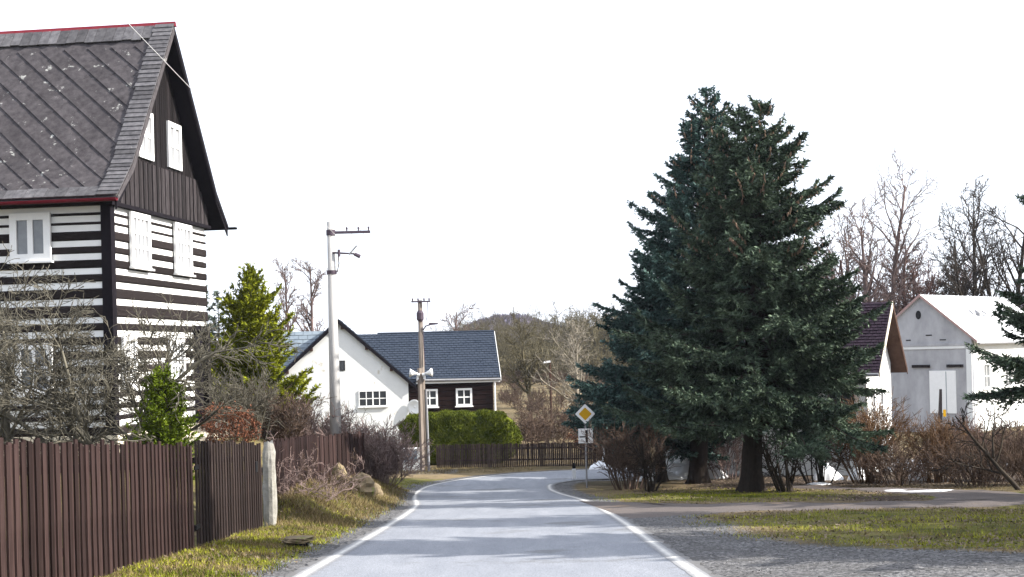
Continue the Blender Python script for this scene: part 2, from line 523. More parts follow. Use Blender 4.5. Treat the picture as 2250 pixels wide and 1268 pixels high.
def fray(m, col, lo, hi, sc, amp):
    """worn margin: near the sheet's edges the surface breaks up into the grit colour"""
    N, L = m.node_tree.nodes, m.node_tree.links
    b = N['Principled BSDF']
    src = b.inputs['Base Color'].links[0].from_socket
    at = N.new('ShaderNodeAttribute'); at.attribute_name = 'inset'
    tc = N.new('ShaderNodeTexCoord')
    n = N.new('ShaderNodeTexNoise'); n.inputs['Scale'].default_value = sc; n.inputs['Detail'].default_value = 8; n.inputs['Roughness'].default_value = .75
    L.new(tc.outputs['Object'], n.inputs['Vector'])
    a = N.new('ShaderNodeMath'); a.operation = 'MULTIPLY_ADD'
    L.new(n.outputs['Fac'], a.inputs[0]); a.inputs[1].default_value = amp; L.new(at.outputs['Fac'], a.inputs[2])
    r = N.new('ShaderNodeMapRange'); r.inputs['From Min'].default_value = lo; r.inputs['From Max'].default_value = hi
    L.new(a.outputs[0], r.inputs['Value'])
    x = N.new('ShaderNodeMix'); x.data_type = 'RGBA'
    x.inputs['A'].default_value = (*col, 1); L.new(src, x.inputs['B']); L.new(r.outputs[0], x.inputs['Factor'])
    L.new(x.outputs['Result'], b.inputs['Base Color'])
ROAD_F = spline(CL, .25)
V, Fq = ribbon(ROAD_F, -RW - .03, RW + .03, .02, .03)
RM = road_material()
fray(RM, (.13, .127, .125), .26, .40, 5, .5)
tag(obj('road', edge_attr(np_mesh('road', V, Fq), len(ROAD_F)), RM), 'pale worn asphalt road running downhill and bending right', kind='structure')
LM = mat('worn_edge_paint', (0.46, 0.45, 0.42), (0.68, 0.67, 0.64), scale=9, rough=.8)
fray(LM, (.24, .24, .245), .95, 1.75, 9, 1.3)
for sgn, lab in ((-1, 'white painted line along the outer left edge of the road'), (1, 'white painted line along the inner right edge of the road')):
    C = ROAD_F[8:]
    if sgn > 0:
        C = ROAD_F[(ROAD_F[:, 1] < 55.5)][8:]
    a, b_ = sorted((sgn * (RW - .30), sgn * (RW - .08)))
    V, Fq = ribbon(C, a, b_, .0245, .004)
    tag(obj('edge_line', edge_attr(np_mesh('edge_line', V, Fq), len(C)), LM), lab, kind='structure')

# gravel driveway looping round the grass island
OUT = [(2.45, 30.0), (4.2, 31.6), (7, 32.3), (9.5, 31.8), (12, 32.0), (14.2, 34), (15, 38), (13.6, 42), (12.2, 46), (10.6, 49.5)]
INN = [(1.85, 41.5), (3.6, 38.2), (6, 36.4), (8.3, 35.3), (10.2, 35.6), (11.4, 37.2), (11.6, 40), (11.0, 43), (10.2, 46), (9.2, 48.8)]
A_, B_ = spline(OUT, .4), spline(INN, .4)
def resample(P, n):
    d = np.r_[0, np.cumsum(np.linalg.norm(np.diff(P, axis=0), axis=1))]
    t = np.linspace(0, d[-1], n)
    return np.stack([np.interp(t, d, P[:, 0]), np.interp(t, d, P[:, 1])], 1)
A_, B_ = resample(A_, 90), resample(B_, 90)
A_[1:] += rng.normal(0, .10, A_[1:].shape)
B_[1:] += rng.normal(0, .10, B_[1:].shape)
V = []
for j in range(15):
    p = A_ + (B_ - A_) * j / 14
    V.append(np.stack([p[:, 0], p[:, 1], gz(p[:, 0], p[:, 1]) + .025 - (.035 if j in (0, 14) else 0)], 1))
V = np.concatenate(V)
Fq = np.concatenate([np.stack([j * 90 + np.arange(89), j * 90 + np.arange(1, 90), (j + 1) * 90 + np.arange(1, 90), (j + 1) * 90 + np.arange(89)], 1) for j in range(14)])
tag(obj('driveway', np_mesh('driveway', V, Fq), mat('drive_gravel', (0.06, 0.052, 0.05), (0.175, 0.15, 0.138), scale=22, bump=.5, patch=((.2, .15, .11), .5, .58))),
    'grey gravel drive looping round the grassy island with the spruces', kind='structure')

# distant wooded hill
hx = np.linspace(-420, 420, 170)
hyv = np.linspace(560, 900, 30)
HX, HY = np.meshgrid(hx, hyv)
prof_h = np.interp(hx, [-420, -180, -60, -29, -19, -8, 6, 13, 22, 34, 60, 120, 240, 420], [10, 12, 12, 14.5, 19, 22.2, 22.4, 19.5, 16, 14, 15, 20, 22, 16])
HZ = -6 + (prof_h[None, :] + 3) * np.sin(np.clip((HY - 560) / 140, 0, 1) * math.pi / 2) * (1 - .3 * sst((HY - 720) / 180))
i2 = (np.arange(29)[:, None] * 170 + np.arange(169)[None, :]).ravel()
tag(obj('far_hill', np_mesh('far_hill', np.stack([HX, HY, HZ], -1).reshape(-1, 3), np.stack([i2, i2 + 1, i2 + 171, i2 + 170], 1)), M['far_wood'], smooth=True),
    'lavender brown wooded hill on the horizon', kind='structure')
fx = rng.uniform(-300, 300, 7000)
fy = rng.uniform(590, 740, 7000)
fz = np.array([np.interp(a, hx, prof_h) for a in fx])
fz = -6 + (fz + 3) * np.sin(np.clip((fy - 560) / 140, 0, 1) * math.pi / 2) * (1 - .3 * sst((fy - 720) / 180))
P = np.stack([fx, fy, fz - .3], 1)
Vs, Fs, o = [], [], 0
for k in range(5):
    D = norm(np.stack([rng.normal(0, .35, 7000), rng.normal(0, .35, 7000), np.ones(7000)], 1))
    U = norm(np.stack([np.ones(7000), rng.normal(0, .4, 7000), np.zeros(7000)], 1))
    v, f = leaf_geo(P, D, U, rng.uniform(1.6, 3.6, 7000), rng.uniform(.7, 1.9, 7000))
    Vs.append(v); Fs.append(f + o); o += len(v)
tag(obj('distant_woods', np_mesh('distant_woods', np.concatenate(Vs), np.concatenate(Fs)), M['far_wood']), 'bare woods covering the distant hill', kind='stuff')

# ------------------------------------------------------------ building helpers
def face_map(face, off):
    if face == 'y-': return lambda a, d, z: (a, off - d, z)
    if face == 'x-': return lambda a, d, z: (off - d, a, z)
    if face == 'x+': return lambda a, d, z: (off + d, a, z)
def fbox(mb, fm, a0, a1, d0, d1, z0, z1):
    p = [fm(a0, d0, z0), fm(a1, d0, z0), fm(a1, d1, z0), fm(a0, d1, z0), fm(a0, d0, z1), fm(a1, d0, z1), fm(a1, d1, z1), fm(a0, d1, z1)]
    return mb.box8(p)
def window(parent, face, off, a0, a1, z0, z1, nv=1, nh=1, fw=.09, depth=.07, frame=None, pane=None, mw=.04, sill=True, label=None):
    fm = face_map(face, off)
    frame = frame or M['white']; pane = pane or M['glass']
    w = MB()
    fbox(w, fm, a0, a0 + fw, .002, depth, z0, z1)
    fbox(w, fm, a1 - fw, a1, .002, depth, z0, z1)
    fbox(w, fm, a0 + fw, a1 - fw, .002, depth, z1 - fw, z1)
    fbox(w, fm, a0 + fw, a1 - fw, .002, depth, z0, z0 + fw)
    wo = obj('window', w, frame, parent)
    if label: wo['label'] = label
    ia, ib, ja, jb = a0 + fw, a1 - fw, z0 + fw, z1 - fw
    m = MB()
    for i in range(1, nv + 1):
        x = ia + (ib - ia) * i / (nv + 1)
        ww = mw * (1.5 if (nv == 3 and i == 2) else 1)
        fbox(m, fm, x - ww / 2, x + ww / 2, .004, depth - .015, ja, jb)
    for i in range(1, nh + 1):
        z = ja + (jb - ja) * i / (nh + 1)
        fbox(m, fm, ia, ib, .005, depth - .022, z - mw / 2, z + mw / 2)
    obj('glazing_bar', m, frame, wo)
    xs_ = [ia + (ib - ia) * i / (nv + 1) for i in range(nv + 2)]
    for i in range(nv + 1):
        p = MB()
        fbox(p, fm, xs_[i] + .001, xs_[i + 1] - .001, .003, .02 if depth > .04 else .012, ja, jb)
        obj('pane', p, pane, wo)
    if sill:
        s = MB()
        fbox(s, fm, a0 - .06, a1 + .06, .002, depth + .07, z0 - .06, z0 - .002)
        obj('sill', s, frame, wo)
    return wo

# ------------------------------------------------------------ timber house on the left
TH = rad(7.3)
house = thing('log_house', 'tall black and white striped log house with steep grey slate roof', 'house', (-11.1, 38.0, 0), rad(90) - TH)
L_, D_ = 7.66, 9.0
BANDS = [5.90, 5.64, 5.38, 4.95, 4.58, 4.17, 3.78, 3.31, 2.80, 2.42, 2.02, 1.62, 1.22, .86, .54, .22, -.1]
BH = .185
core = MB().box(.12, L_ - .12, .12, D_, -1.6, 6.3)
obj('wall', core, M['dark'], house)
def log_prism(p0, p1, z0, z1, inward):
    """hewn log with chamfered edges; inward = direction into the wall"""
    c = min(.035, (z1 - z0) * .2)
    q = Vector(inward)
    prof_ = [(0, z0 + c), (.035, z0), (.2, z0), (.2, z1), (.035, z1), (0, z1 - c)]
    mb = MB()
    return mb.prism([Vector(p0) + q * d + Vector((0, 0, z)) for d, z in prof_], Vector(p1) - Vector(p0))
edges = [6.12] + [e for b in BANDS for e in (b + BH / 2, b - BH / 2)] + [-.42]
for i in range(0, len(edges), 2):
    zt, zb = edges[i], edges[i + 1]
    low = zt < 2.75
    xe = 6.4 if low else L_
    if zt - zb > .03:
        j = random.uniform(-.012, .012)
        obj('log', log_prism((0.0, j, 0), (xe, j, 0), zb, zt, (0, 1, 0)), M['log'], house)
        obj('log', log_prism((j, .26, 0), (j, D_, 0), zb, zt, (1, 0, 0)), M['log'], house)
for b in BANDS:
    xe = 6.38 if b < 2.75 else L_ - .03
    w = BH / 2 + random.uniform(-.012, .012)
    tl = random.uniform(-.012, .012)
    mb = MB().box8([(.02, .045, b - w + tl), (xe, .045, b - w - tl), (xe, .19, b - w - tl), (.02, .19, b - w + tl), (.02, .045, b + w + tl), (xe, .045, b + w - tl), (xe, .19, b + w - tl), (.02, .19, b + w + tl)])
    obj('mortar_band', mb, M['mortar'], house)
    mb = MB().box(.045, .19, .27, D_, b - w, b + w)
    obj('mortar_band', mb, M['mortar'], house)
obj('corner_post', MB().box(-.03, .255, -.035, .255, -.42, 6.12), M['dark'], house)
obj('corner_post', MB().box(7.42, 7.69, -.06, .2, -.42, 2.75), M['board'], house)
obj('corner_post', MB().box(6.42, 6.6, .1, .3, -.42, 2.75), M['dark'], house)
obj('beam', MB().box(6.3, 7.69, -.07, .2, 2.56, 2.74), M['dark'], house)
obj('plinth', MB().box(-.06, 6.5, -.10, .3, -1.7, -.425), M['cream'], house)
obj('plinth', MB().box(-.07, .3, .302, D_, -1.7, -.43), M['cream'], house)
obj('terrace', MB().box8([(3.6, -.9, -2), (8.5, -.9, -2), (8.5, -.102, -2), (3.6, -.102, -2), (3.6, -.9, -.95), (8.5, -.9, -.42), (8.5, -.102, -.42), (3.6, -.102, -.95)]), M['cream'], house)
for a0, a1, z0, z1 in ((1.3, 2.72, 4.36, 5.95), (4.72, 6.15, 4.36, 5.95)):
    window(house, 'y-', -.012, a0, a1, z0, z1, 3, 2, .17, .08, pane=M['curtain'], mw=.09)
for a0, a1, z0, z1 in ((.55, 1.5, .9, 2.35), (4.05, 5.3, .98, 2.3)):
    window(house, 'y-', -.012, a0, a1, z0, z1, 3, 2, .16, .08, pane=M['glass_mid'], mw=.07)
window(house, 'x-', -.012, 1.72, 2.92, 4.5, 5.85, 1, 0, .2, .08, pane=M['glass_mid'], mw=.16)
window(house, 'x-', -.012, 1.75, 2.85, .75, 2.2, 1, 1, .17, .08, pane=M['glass_mid'], mw=.14)
window(house, 'x-', -.012, 4.6, 5.75, 4.5, 5.85, 1, 0, .2, .08, pane=M['glass_mid'], mw=.16)
# roof profile (x, z) from eave to ridge, mirrored behind
EAVE, KINK, APEX = (-.72, 6.12), (.35, 7.12), (3.83, 11.86)
VG = -.55                                                  # verge overhang in front of the gable
def roof_pt(b):
    l1 = math.dist(EAVE, KINK)
    if b < l1:
        t = b / l1
        return (EAVE[0] + (KINK[0] - EAVE[0]) * t, EAVE[1] + (KINK[1] - EAVE[1]) * t)
    t = (b - l1) / math.dist(KINK, APEX)
    return (KINK[0] + (APEX[0] - KINK[0]) * t, KINK[1] + (APEX[1] - KINK[1]) * t)
SLOPE = math.dist(EAVE, KINK) + math.dist(KINK, APEX)
def mirror(p): return (2 * APEX[0] - p[0], p[1])
for side in (0, 1):
    pr = [EAVE, KINK, APEX]
    th_ = .16
    lower = [(EAVE[0] + .02, EAVE[1] - .12), (KINK[0] + .08, KINK[1] - th_ - .02), (APEX[0], APEX[1] - th_ * 1.7)]
    if side: pr = [mirror(p) for p in pr]; lower = [mirror(p) for p in lower]
    obj('roof', MB().prism([(p[0], VG, p[1]) for p in pr + lower[::-1]], (0, D_ - VG, 0)), M['dark'] if side else M['slate'], house)
roofs = [o for o in house.children if o.name.startswith('roof')]
front_roof = roofs[0]
def plane_pt(a, b, lift):
    x, z = roof_pt(max(0, min(SLOPE, b)))
    x2, z2 = roof_pt(max(0, min(SLOPE, b)) + .01 if b < SLOPE - .02 else b)
    t = Vector((.6, 0, .8)) if b > 1.4 else Vector((.73, 0, .68))
    n = Vector((-t.z, 0, t.x))
    return Vector((x, a, z)) + n * lift
hd = .375                                                  # half diagonal of a diamond slate
rows = int((SLOPE - .5) / hd)
seen, unseen = [], MB()
for r in range(rows + 1):
    b = .45 + r * hd
    for q in range(14):
        a = .1 + q * 2 * hd + (hd if r % 2 else 0)
        if b > SLOPE - .62 or a > D_ - .3: continue
        e = hd * 1.06
        tl = random.uniform(0, .006)
        pts = [(a, b - e, .046 + tl), (a + e, b, .05 + tl), (a, b + e, .014), (a - e, b, .018 + tl)]
        top = [plane_pt(*p) for p in pts]
        bot = [plane_pt(p[0], p[1], p[2] - .022) for p in pts]
        # clip the slates that meet the borders
        mb = MB().box8([*bot, *top])
        if a < 5.0: obj('slate', mb, M['slate'], front_roof)
        else: unseen.add(mb.v, mb.f)
tag(obj('slate', unseen, M['slate'], front_roof), kind='stuff')
# border slates: verge, ridge and eave courses
nb = 40
for i in range(nb):
    b0, b1 = SLOPE * i / nb, SLOPE * (i + 1) / nb + .03
    w0, w1 = VG - .02, .05 + random.uniform(-.03, .03)
    lft = random.uniform(0, .012)
    top = [plane_pt(w0, b0, .1 + lft), plane_pt(w1, b0, .1 + lft), plane_pt(w1, b1, .078), plane_pt(w0, b1, .078)]
    bot = [plane_pt(w0, b0, .075), plane_pt(w1, b0, .075), plane_pt(w1, b1, .06), plane_pt(w0, b1, .06)]
    obj('verge_slate', MB().box8([bot[0], bot[3], bot[2], bot[1], top[0], top[3], top[2], top[1]]), M['slate_edge'], front_roof)
for i in range(22):
    a0 = .06 + i * .3
    for nm, b0, b1 in (('ridge_slate', SLOPE - .62 + random.uniform(-.05, .03), SLOPE), ('eave_slate', 0.0, .42 + random.uniform(-.02, .02))):
        lf = random.uniform(0, .012)
        top = [plane_pt(a0, b0, .085 + lf), plane_pt(a0 + .288, b0, .085 + lf), plane_pt(a0 + .288, b1, .07), plane_pt(a0, b1, .07)]
        bot = [plane_pt(a0, b0, .06), plane_pt(a0 + .288, b0, .06), plane_pt(a0 + .288, b1, .05), plane_pt(a0, b1, .05)]
        obj(nm, MB().box8([bot[0], bot[3], bot[2], bot[1], top[0], top[3], top[2], top[1]]), M['slate_edge'], front_roof)
obj('ridge_cap', MB().prism([(APEX[0] - .11, VG - .04, APEX[1] - .03), (APEX[0], VG - .04, APEX[1] + .12), (APEX[0] + .11, VG - .04, APEX[1] - .03)], (0, D_ + .5, 0)), M['red'], house)
gut = MB()
hp = [(EAVE[0] - .09 + .085 * math.cos(t), EAVE[1] - .03 + .085 * math.sin(t)) for t in np.linspace(math.pi, 2 * math.pi, 7)]
hp2 = [(EAVE[0] - .09 + .07 * math.cos(t), EAVE[1] - .03 + .07 * math.sin(t)) for t in np.linspace(2 * math.pi, math.pi, 7)]
gut.prism([(x, VG - .02, z) for x, z in hp + hp2], (0, D_ + .4, 0))
obj('gutter', gut, M['red'], house)
gut = MB().prism([(mirror((x, z))[0], VG - .25, z) for x, z in (hp + hp2)[::-1]], (0, D_ + .4, 0))
obj('gutter', gut, M['dark'], house)
for side in (0, 1):
    f = (lambda p: p) if not side else mirror
    pr = [f(EAVE), f(KINK), f(APEX)]
    lw = [(p[0], p[1] - .3) for p in pr]
    obj('bargeboard', MB().prism([(p[0], VG + .03, p[1] - .04) for p in pr + lw[::-1]], (0, .04, 0)), M['dark'], house)
def gable_half(z, eps=.12):
    """inner x range of the gable wall at height z"""
    if z < KINK[1]:
        t = (z - EAVE[1]) / (KINK[1] - EAVE[1]); x = EAVE[0] + t * (KINK[0] - EAVE[0])
    else:
        t = (z - KINK[1]) / (APEX[1] - KINK[1]); x = KINK[0] + t * (APEX[0] - KINK[0])
    return max(x + eps, -.1), min(2 * APEX[0] - x - eps, L_ + .1)
def z_under(x):
    x = x if x < APEX[0] else 2 * APEX[0] - x
    if x < KINK[0]: return EAVE[1] + (x - EAVE[0]) / (KINK[0] - EAVE[0]) * (KINK[1] - EAVE[1])
    return KINK[1] + (x - KINK[0]) / (APEX[0] - KINK[0]) * (APEX[1] - KINK[1])
ZS = 7.5
gp = [(-.1, .06, 6.12), (L_ + .1, .06, 6.12), (L_ - .1, .06, 6.8), (APEX[0], .06, APEX[1] - .4), (.1, .06, 6.8)]
obj('gable_wall', MB().prism(gp, (0, .1, 0)), M['dark'], house)
bw = .17
for k in range(46):
    x0 = -.12 + k * bw
    if x0 + bw > L_ + .2: break
    zt = min(ZS, min(z_under(x0), z_under(x0 + bw)) - .12)
    if zt > 6.2:
        y = -.10 + random.uniform(-.008, .008) + (.022 if k % 2 else 0)
        obj('apron_board', MB().box(x0 + .008, x0 + bw - .008, y, y + .028, 6.1 + random.uniform(-.02, .02), zt), M['board_grey'], house)
    zt = min(z_under(x0), z_under(x0 + bw)) - .15
    if zt > ZS + .1:
        y = -.03 + random.uniform(-.006, .006)
        obj('gable_board', MB().box(x0 + .006, x0 + bw - .006, y, y + .028, ZS - .05, zt), M['board'], house)
obj('beam', MB().box(-.14, L_ + .14, -.14, .1, 5.99, 6.095), M['dark'], house)
for a0, a1 in ((2.0, 3.1), (4.3, 5.4)):
    window(house, 'y-', -.03, a0, a1, 7.62, 9.05, 1, 1, .16, .07, pane=M['curtain'], mw=.12, sill=False)
# ------------------------------------------------------------ fences
def plank_run(parent, p0, p1, step, h, material, width, name='plank', zfun=None, jitter=.045, gaps=()):
    p0, p1 = Vector((*p0, 0)), Vector((*p1, 0))
    n = round((p1 - p0).length / step)
    t = (p1 - p0).normalized()
    nrm = Vector((t.y, -t.x, 0))
    ang = math.atan2(t.y, t.x)
    ms = {}
    for i in range(n):
        if i in gaps: continue
        c = p0 + t * (step * (i + .5))
        key = random.randrange(5)
        if key not in ms:
            hh = h + random.uniform(-jitter, jitter)
            ms[key] = MB().box8([(-width / 2, -.013, -.12), (width / 2, -.013, -.12), (width / 2, .013, -.12), (-width / 2, .013, -.12),
                                 (-width / 2, -.012, hh), (width / 2, -.012, hh - .012), (width / 2, .012, hh - .012), (-width / 2, .012, hh)]).mesh(name)
        o = obj(name, ms[key], material, parent)
        d = nrm * ((i % 2) * .024)
        o.location = (c.x + d.x, c.y + d.y, float(prof(c.y) if zfun is None else zfun(c.x, c.y)) + random.uniform(-.012, .012))
        o.rotation_euler = (0, random.uniform(-.006, .006), ang + random.uniform(-.03, .03))
fence = thing('plank_fence', 'long brown board fence at the roadside, in front of the log house', 'fence')
plank_run(fence, (-5.36, 12.2), (-5.4, 22.86), .112, 1.83, M['plank'], .106)
for hz in (.45, 1.45):
    obj('rail', MB().prism([(-5.44, 12.2, float(prof(12.2)) + hz), (-5.44, 12.2, float(prof(12.2)) + hz + .09), (-5.5, 12.2, float(prof(12.2)) + hz + .09), (-5.5, 12.2, float(prof(12.2)) + hz)],
                           (-.04, 10.6, float(prof(22.8) - prof(12.2)))), M['plank2'], fence)
gate = thing('plank_gate', 'dark brown board gate between the board fence and the granite post', 'gate')
plank_run(gate, (-5.38, 23.0), (-5.4, 29.0), .118, 1.87, M['plank2'], .11, gaps=(18,))
for hz in (.35, 1.5):
    obj('rail', MB().prism([(-5.44, 23.0, float(prof(23)) + hz), (-5.44, 23.0, float(prof(23)) + hz + .1), (-5.5, 23.0, float(prof(23)) + hz + .1), (-5.5, 23.0, float(prof(23)) + hz)],
                           (0, 6.0, float(prof(29) - prof(23)))), M['plank2'], gate)
for hz in (.4, 1.4):
    obj('hinge', MB().box(-5.37, -5.35, 22.84, 23.25, float(prof(23)) + hz, float(prof(23)) + hz + .07), M['black'], gate)
obj('lock', MB().box(-5.37, -5.335, 28.2, 28.34, float(prof(28)) + 1.25, float(prof(28)) + 1.47), M['black'], gate)
fence2 = thing('plank_fence', 'brown board fence with a corner on the bank, in front of the concrete pole', 'fence')
f2z = lambda x, y: float(np.interp(y, [30, 43, 46.2], [-2.06, -2.66, -2.72]))
plank_run(fence2, (-5.5, 30.0), (-6.28, 43.2), .15, 1.83, M['plank'], .14, zfun=f2z)
plank_run(fence2, (-6.26, 43.25), (-5.12, 46.0), .14, 1.78, M['plank'], .134, zfun=f2z)
obj('rail', MB().box8([(-5.6, 30, -.9), (-5.55, 30, -.9), (-6.33, 43.2, -1.5), (-6.38, 43.2, -1.5), (-5.6, 30, -.8), (-5.55, 30, -.8), (-6.33, 43.2, -1.4), (-6.38, 43.2, -1.4)]), M['plank2'], fence2)
obj('post', MB().box(-5.17, -5.06, 46.03, 46.14, -3.3, -.98), M['plank'], fence2)

def rough_stone(name, label, cat, loc, size, seed, m, taper=.25, parent=None, up=3, squareness=.0):
    r = np.random.default_rng(seed)
    nU, nV = 12, 9
    vs, fs = [], []
    for j in range(nV):
        t = j / (nV - 1)
        if j == 0: t = 0
        prof_r = math.sin(min(1, max(.02, t)) * math.pi) ** .45 if squareness < .5 else (1 if 0 < j < nV - 1 else .75)
        for k in range(nU):
            w = 2 * math.pi * k / nU
            cx, cy = math.cos(w), math.sin(w)
            if squareness >= .5:
                q = max(abs(cx), abs(cy)); cx, cy = cx / q ** .8, cy / q ** .8
            rr = prof_r * (1 - taper * t) * (1 + r.normal(0, .09))
            vs.append((cx * size[0] * rr + r.normal(0, .02) * size[0], cy * size[1] * rr, t * size[2] + r.normal(0, .02) * size[2]))
    for j in range(nV - 1):
        for k in range(nU):
            fs.append((j * nU + k, j * nU + (k + 1) % nU, (j + 1) * nU + (k + 1) % nU, (j + 1) * nU + k))
    fs += [tuple(range(nU))[::-1], tuple(range((nV - 1) * nU, nV * nU))]
    o = obj(name, MB().add(vs, fs), m, parent)
    o.location = loc
    if label: tag(o, label, cat)
    return o
gp_ = rough_stone('granite_post', 'rough pale granite gate post at the end of the dark gate', 'stone post', (-5.27, 29.32, float(prof(29.3)) - .15), (.135, .15, 2.05), 3, M['granite'], .12, squareness=.8)
rough_stone('boulder', 'upright mossy stone below the brown fence corner', 'rock', (-5.35, 41.5, -2.75), (.34, .32, 1.15), 5, M['rock'], .3)
rough_stone('boulder', 'broad sunlit ochre rock at the foot of the bank', 'rock', (-4.5, 40.0, float(gz(-4.5, 40.0)) - .3), (.5, .5, .85), 8, M['rock'], .35)
rough_stone('boulder', 'small ochre rock beside the twiggy roadside bush', 'rock', (-4.35, 42.2, float(gz(-4.35, 42.2)) - .2), (.3, .32, .6), 9, M['rock'], .3)
cul = thing('stone_culvert', 'low flat stone slab over a dark ditch opening beside the road', 'culvert', (-3.78, 23.6, float(gz(-3.78, 23.6)) - .02))
cul.scale = (.5, .7, .8)
rough_stone('slab', None, None, (0, 0, .12), (.5, .36, .12), 12, M['rock'], .1, cul, squareness=.8)
rough_stone('stone', None, None, (-.42, -.05, -.2), (.14, .22, .34), 13, M['granite'], .1, cul)
rough_stone('stone', None, None, (.42, -.02, -.25), (.13, .22, .36), 14, M['granite'], .1, cul)
obj('opening', MB().box(-.34, .34, -.16, .25, -.3, .12), M['black'], cul)  # solid black block in place of the shade inside the ditch opening

# ------------------------------------------------------------ poles, signs, posts
def ring_pts(n): return [2 * math.pi * k / n for k in range(n)]
pole = thing('power_pole', 'tall pale concrete power pole behind the board fence, with two steel arms', 'pole', (-6.12, 46.9, -3.1))
obj('shaft', MB().tube([(0, 0, 0), (0, 0, 9.35)], [.215, .125], 20), M['concrete'], pole, True)
a1 = obj('crossarm', MB().box(-.12, 1.36, -.06, .04, 8.93, 9.02), M['steel'], pole)
for x in (.55, .95, 1.3):
    obj('insulator', MB().tube([(x, 0, 9.02), (x, 0, 9.09), (x, 0, 9.12), (x, 0, 9.16)], [.02, .03, .04, .02], 8), M['steel'], a1)
a2 = obj('bracket_arm', MB().tube([(.05, -.1, 8.28), (.85, -.12, 8.22)], [.035, .03], 6), M['steel'], pole)
obj('insulator', MB().tube([(.62, -.12, 8.2), (.9, -.14, 8.5)], [.035, .03], 6), M['galv'], a2)
obj('insulator', MB().tube([(.8, -.12, 8.22), (1.0, -.12, 8.12)], [.06, .07], 8), M['steel'], a2)
obj('insulator', MB().tube([(.28, -.12, 8.14), (.28, -.12, 8.38)], [.05, .05], 8), M['steel'], a2)
obj('strap', MB().tube([(0, 0, 7.55), (0, 0, 7.68)], [.175, .175], 20), M['steel'], pole)
obj('strap', MB().tube([(0, 0, 8.88), (0, 0, 9.07)], [.16, .16], 20), M['steel'], pole)
obj('cable', MB().tube([(.25, -.12, 8.2), (.27, -.12, 7.9), (.2, -.12, 7.6)], [.02, .02, .02], 5), M['soffit'], pole)

def wire(label, a, b, sag, r_):
    a, b = Vector(a), Vector(b)
    pts = [a.lerp(b, t) - Vector((0, 0, 4 * sag * t * (1 - t))) for t in np.linspace(0, 1, 14)]
    return tag(obj('power_line', MB().tube(pts, [r_] * 14, 5), M['wire']), label, 'cable')
near = pole.copy(); COL.objects.link(near)               # the next concrete pole of the line, left of the picture
near.location = (-8.30, 15.62, 0.74); near['label'] = 'nearest concrete pole of the line, out of view behind the board fence'
for ch_ in pole.children:
    k = ch_.copy(); COL.objects.link(k); k.parent = near
    for g_ in ch_.children:
        m_ = g_.copy(); COL.objects.link(m_); m_.parent = k
wire('pale cable crossing in front of the log house gable to the concrete pole', (-7.47, 15.5, 8.99), (-5.3, 46.78, 5.12), .1, .008)
wire('thin power line from the concrete pole to the wooden pole, inner of two', (-5.57, 46.9, 6.05), (-4.36, 64.28, 4.28), .3, .009)
wire('thin power line from the concrete pole to the wooden pole, outer of two', (-5.17, 46.9, 6.05), (-3.84, 64.28, 4.28), .3, .009)
pole2 = thing('power_pole', 'grey wooden pole on a concrete stub before the hedge, with top crossarm', 'pole', (-4.22, 64.4, -3.92))
obj('shaft', MB().tube([(-.04, 0, .4), (-.06, 0, 8.1)], [.15, .105], 12), M['wood'], pole2, True)
obj('concrete_stub', MB().tube([(-.12, -.16, 0), (-.15, -.17, 4.9)], [.12, .10], 4), M['wood'], pole2)
obj('steel_stay', MB().tube([(.17, -.05, 0), (.12, -.05, 3.9)], [.06, .055], 6), M['galv'], pole2)
ca_ = obj('crossarm', MB().box(-.46, .44, -.17, -.08, 8.0, 8.07), M['steel'], pole2)
for x in (-.4, -.14, .14, .38):
    obj('insulator', MB().tube([(x, -.12, 8.07), (x, -.12, 8.13), (x, -.12, 8.2)], [.02, .045, .025], 8), M['steel'], ca_)
obj('cable_box', MB().tube([(-.06, -.12, 7.1), (-.06, -.12, 7.2), (-.06, -.12, 7.5), (-.06, -.12, 7.62)], [.1, .17, .17, .1], 10), M['steel'], pole2)
lamp = obj('lamp_arm', MB().tube([(.06, -.1, 6.7), (.2, -.1, 6.88), (.35, -.1, 6.92)], [.035, .03, .03], 6), M['steel'], pole2)
obj('lamp_head', MB().prism([(.32, -.2, 6.9), (.78, -.2, 6.95), (.76, -.2, 7.01), (.36, -.2, 7.03)], (0, .2, 0)), M['steel'], lamp)
obj('cable', MB().tube([(.3, -.1, 8.0), (.26, -.1, 7.3), (.05, -.1, 6.5), (.1, -.12, 5.0)], [.018] * 4, 5), M['steel'], pole2)
for sgn, lab in ((-1, 'white horn loudspeaker pointing left from the wooden pole'), (1, 'white horn loudspeaker pointing right from the wooden pole')):
    sp = thing('loudspeaker', lab, 'loudspeaker', (-4.3 + sgn * .16, 64.15, .72), 0, 'loudspeakers on the wooden pole')
    obj('horn', MB().tube([(0, 0, 0), (sgn * .12, 0, .02), (sgn * .24, -.02, .04), (sgn * .36, -.04, .05)], [.05, .07, .13, .21], 14, True), M['white'], sp, True)
    obj('driver', MB().tube([(-sgn * .1, 0, -.05), (sgn * .02, 0, -.04)], [.085, .075], 10), M['white'], sp)
    obj('bracket', MB().box(-.05, .05, -.02, .14, -.26, -.1), M['white'], sp)

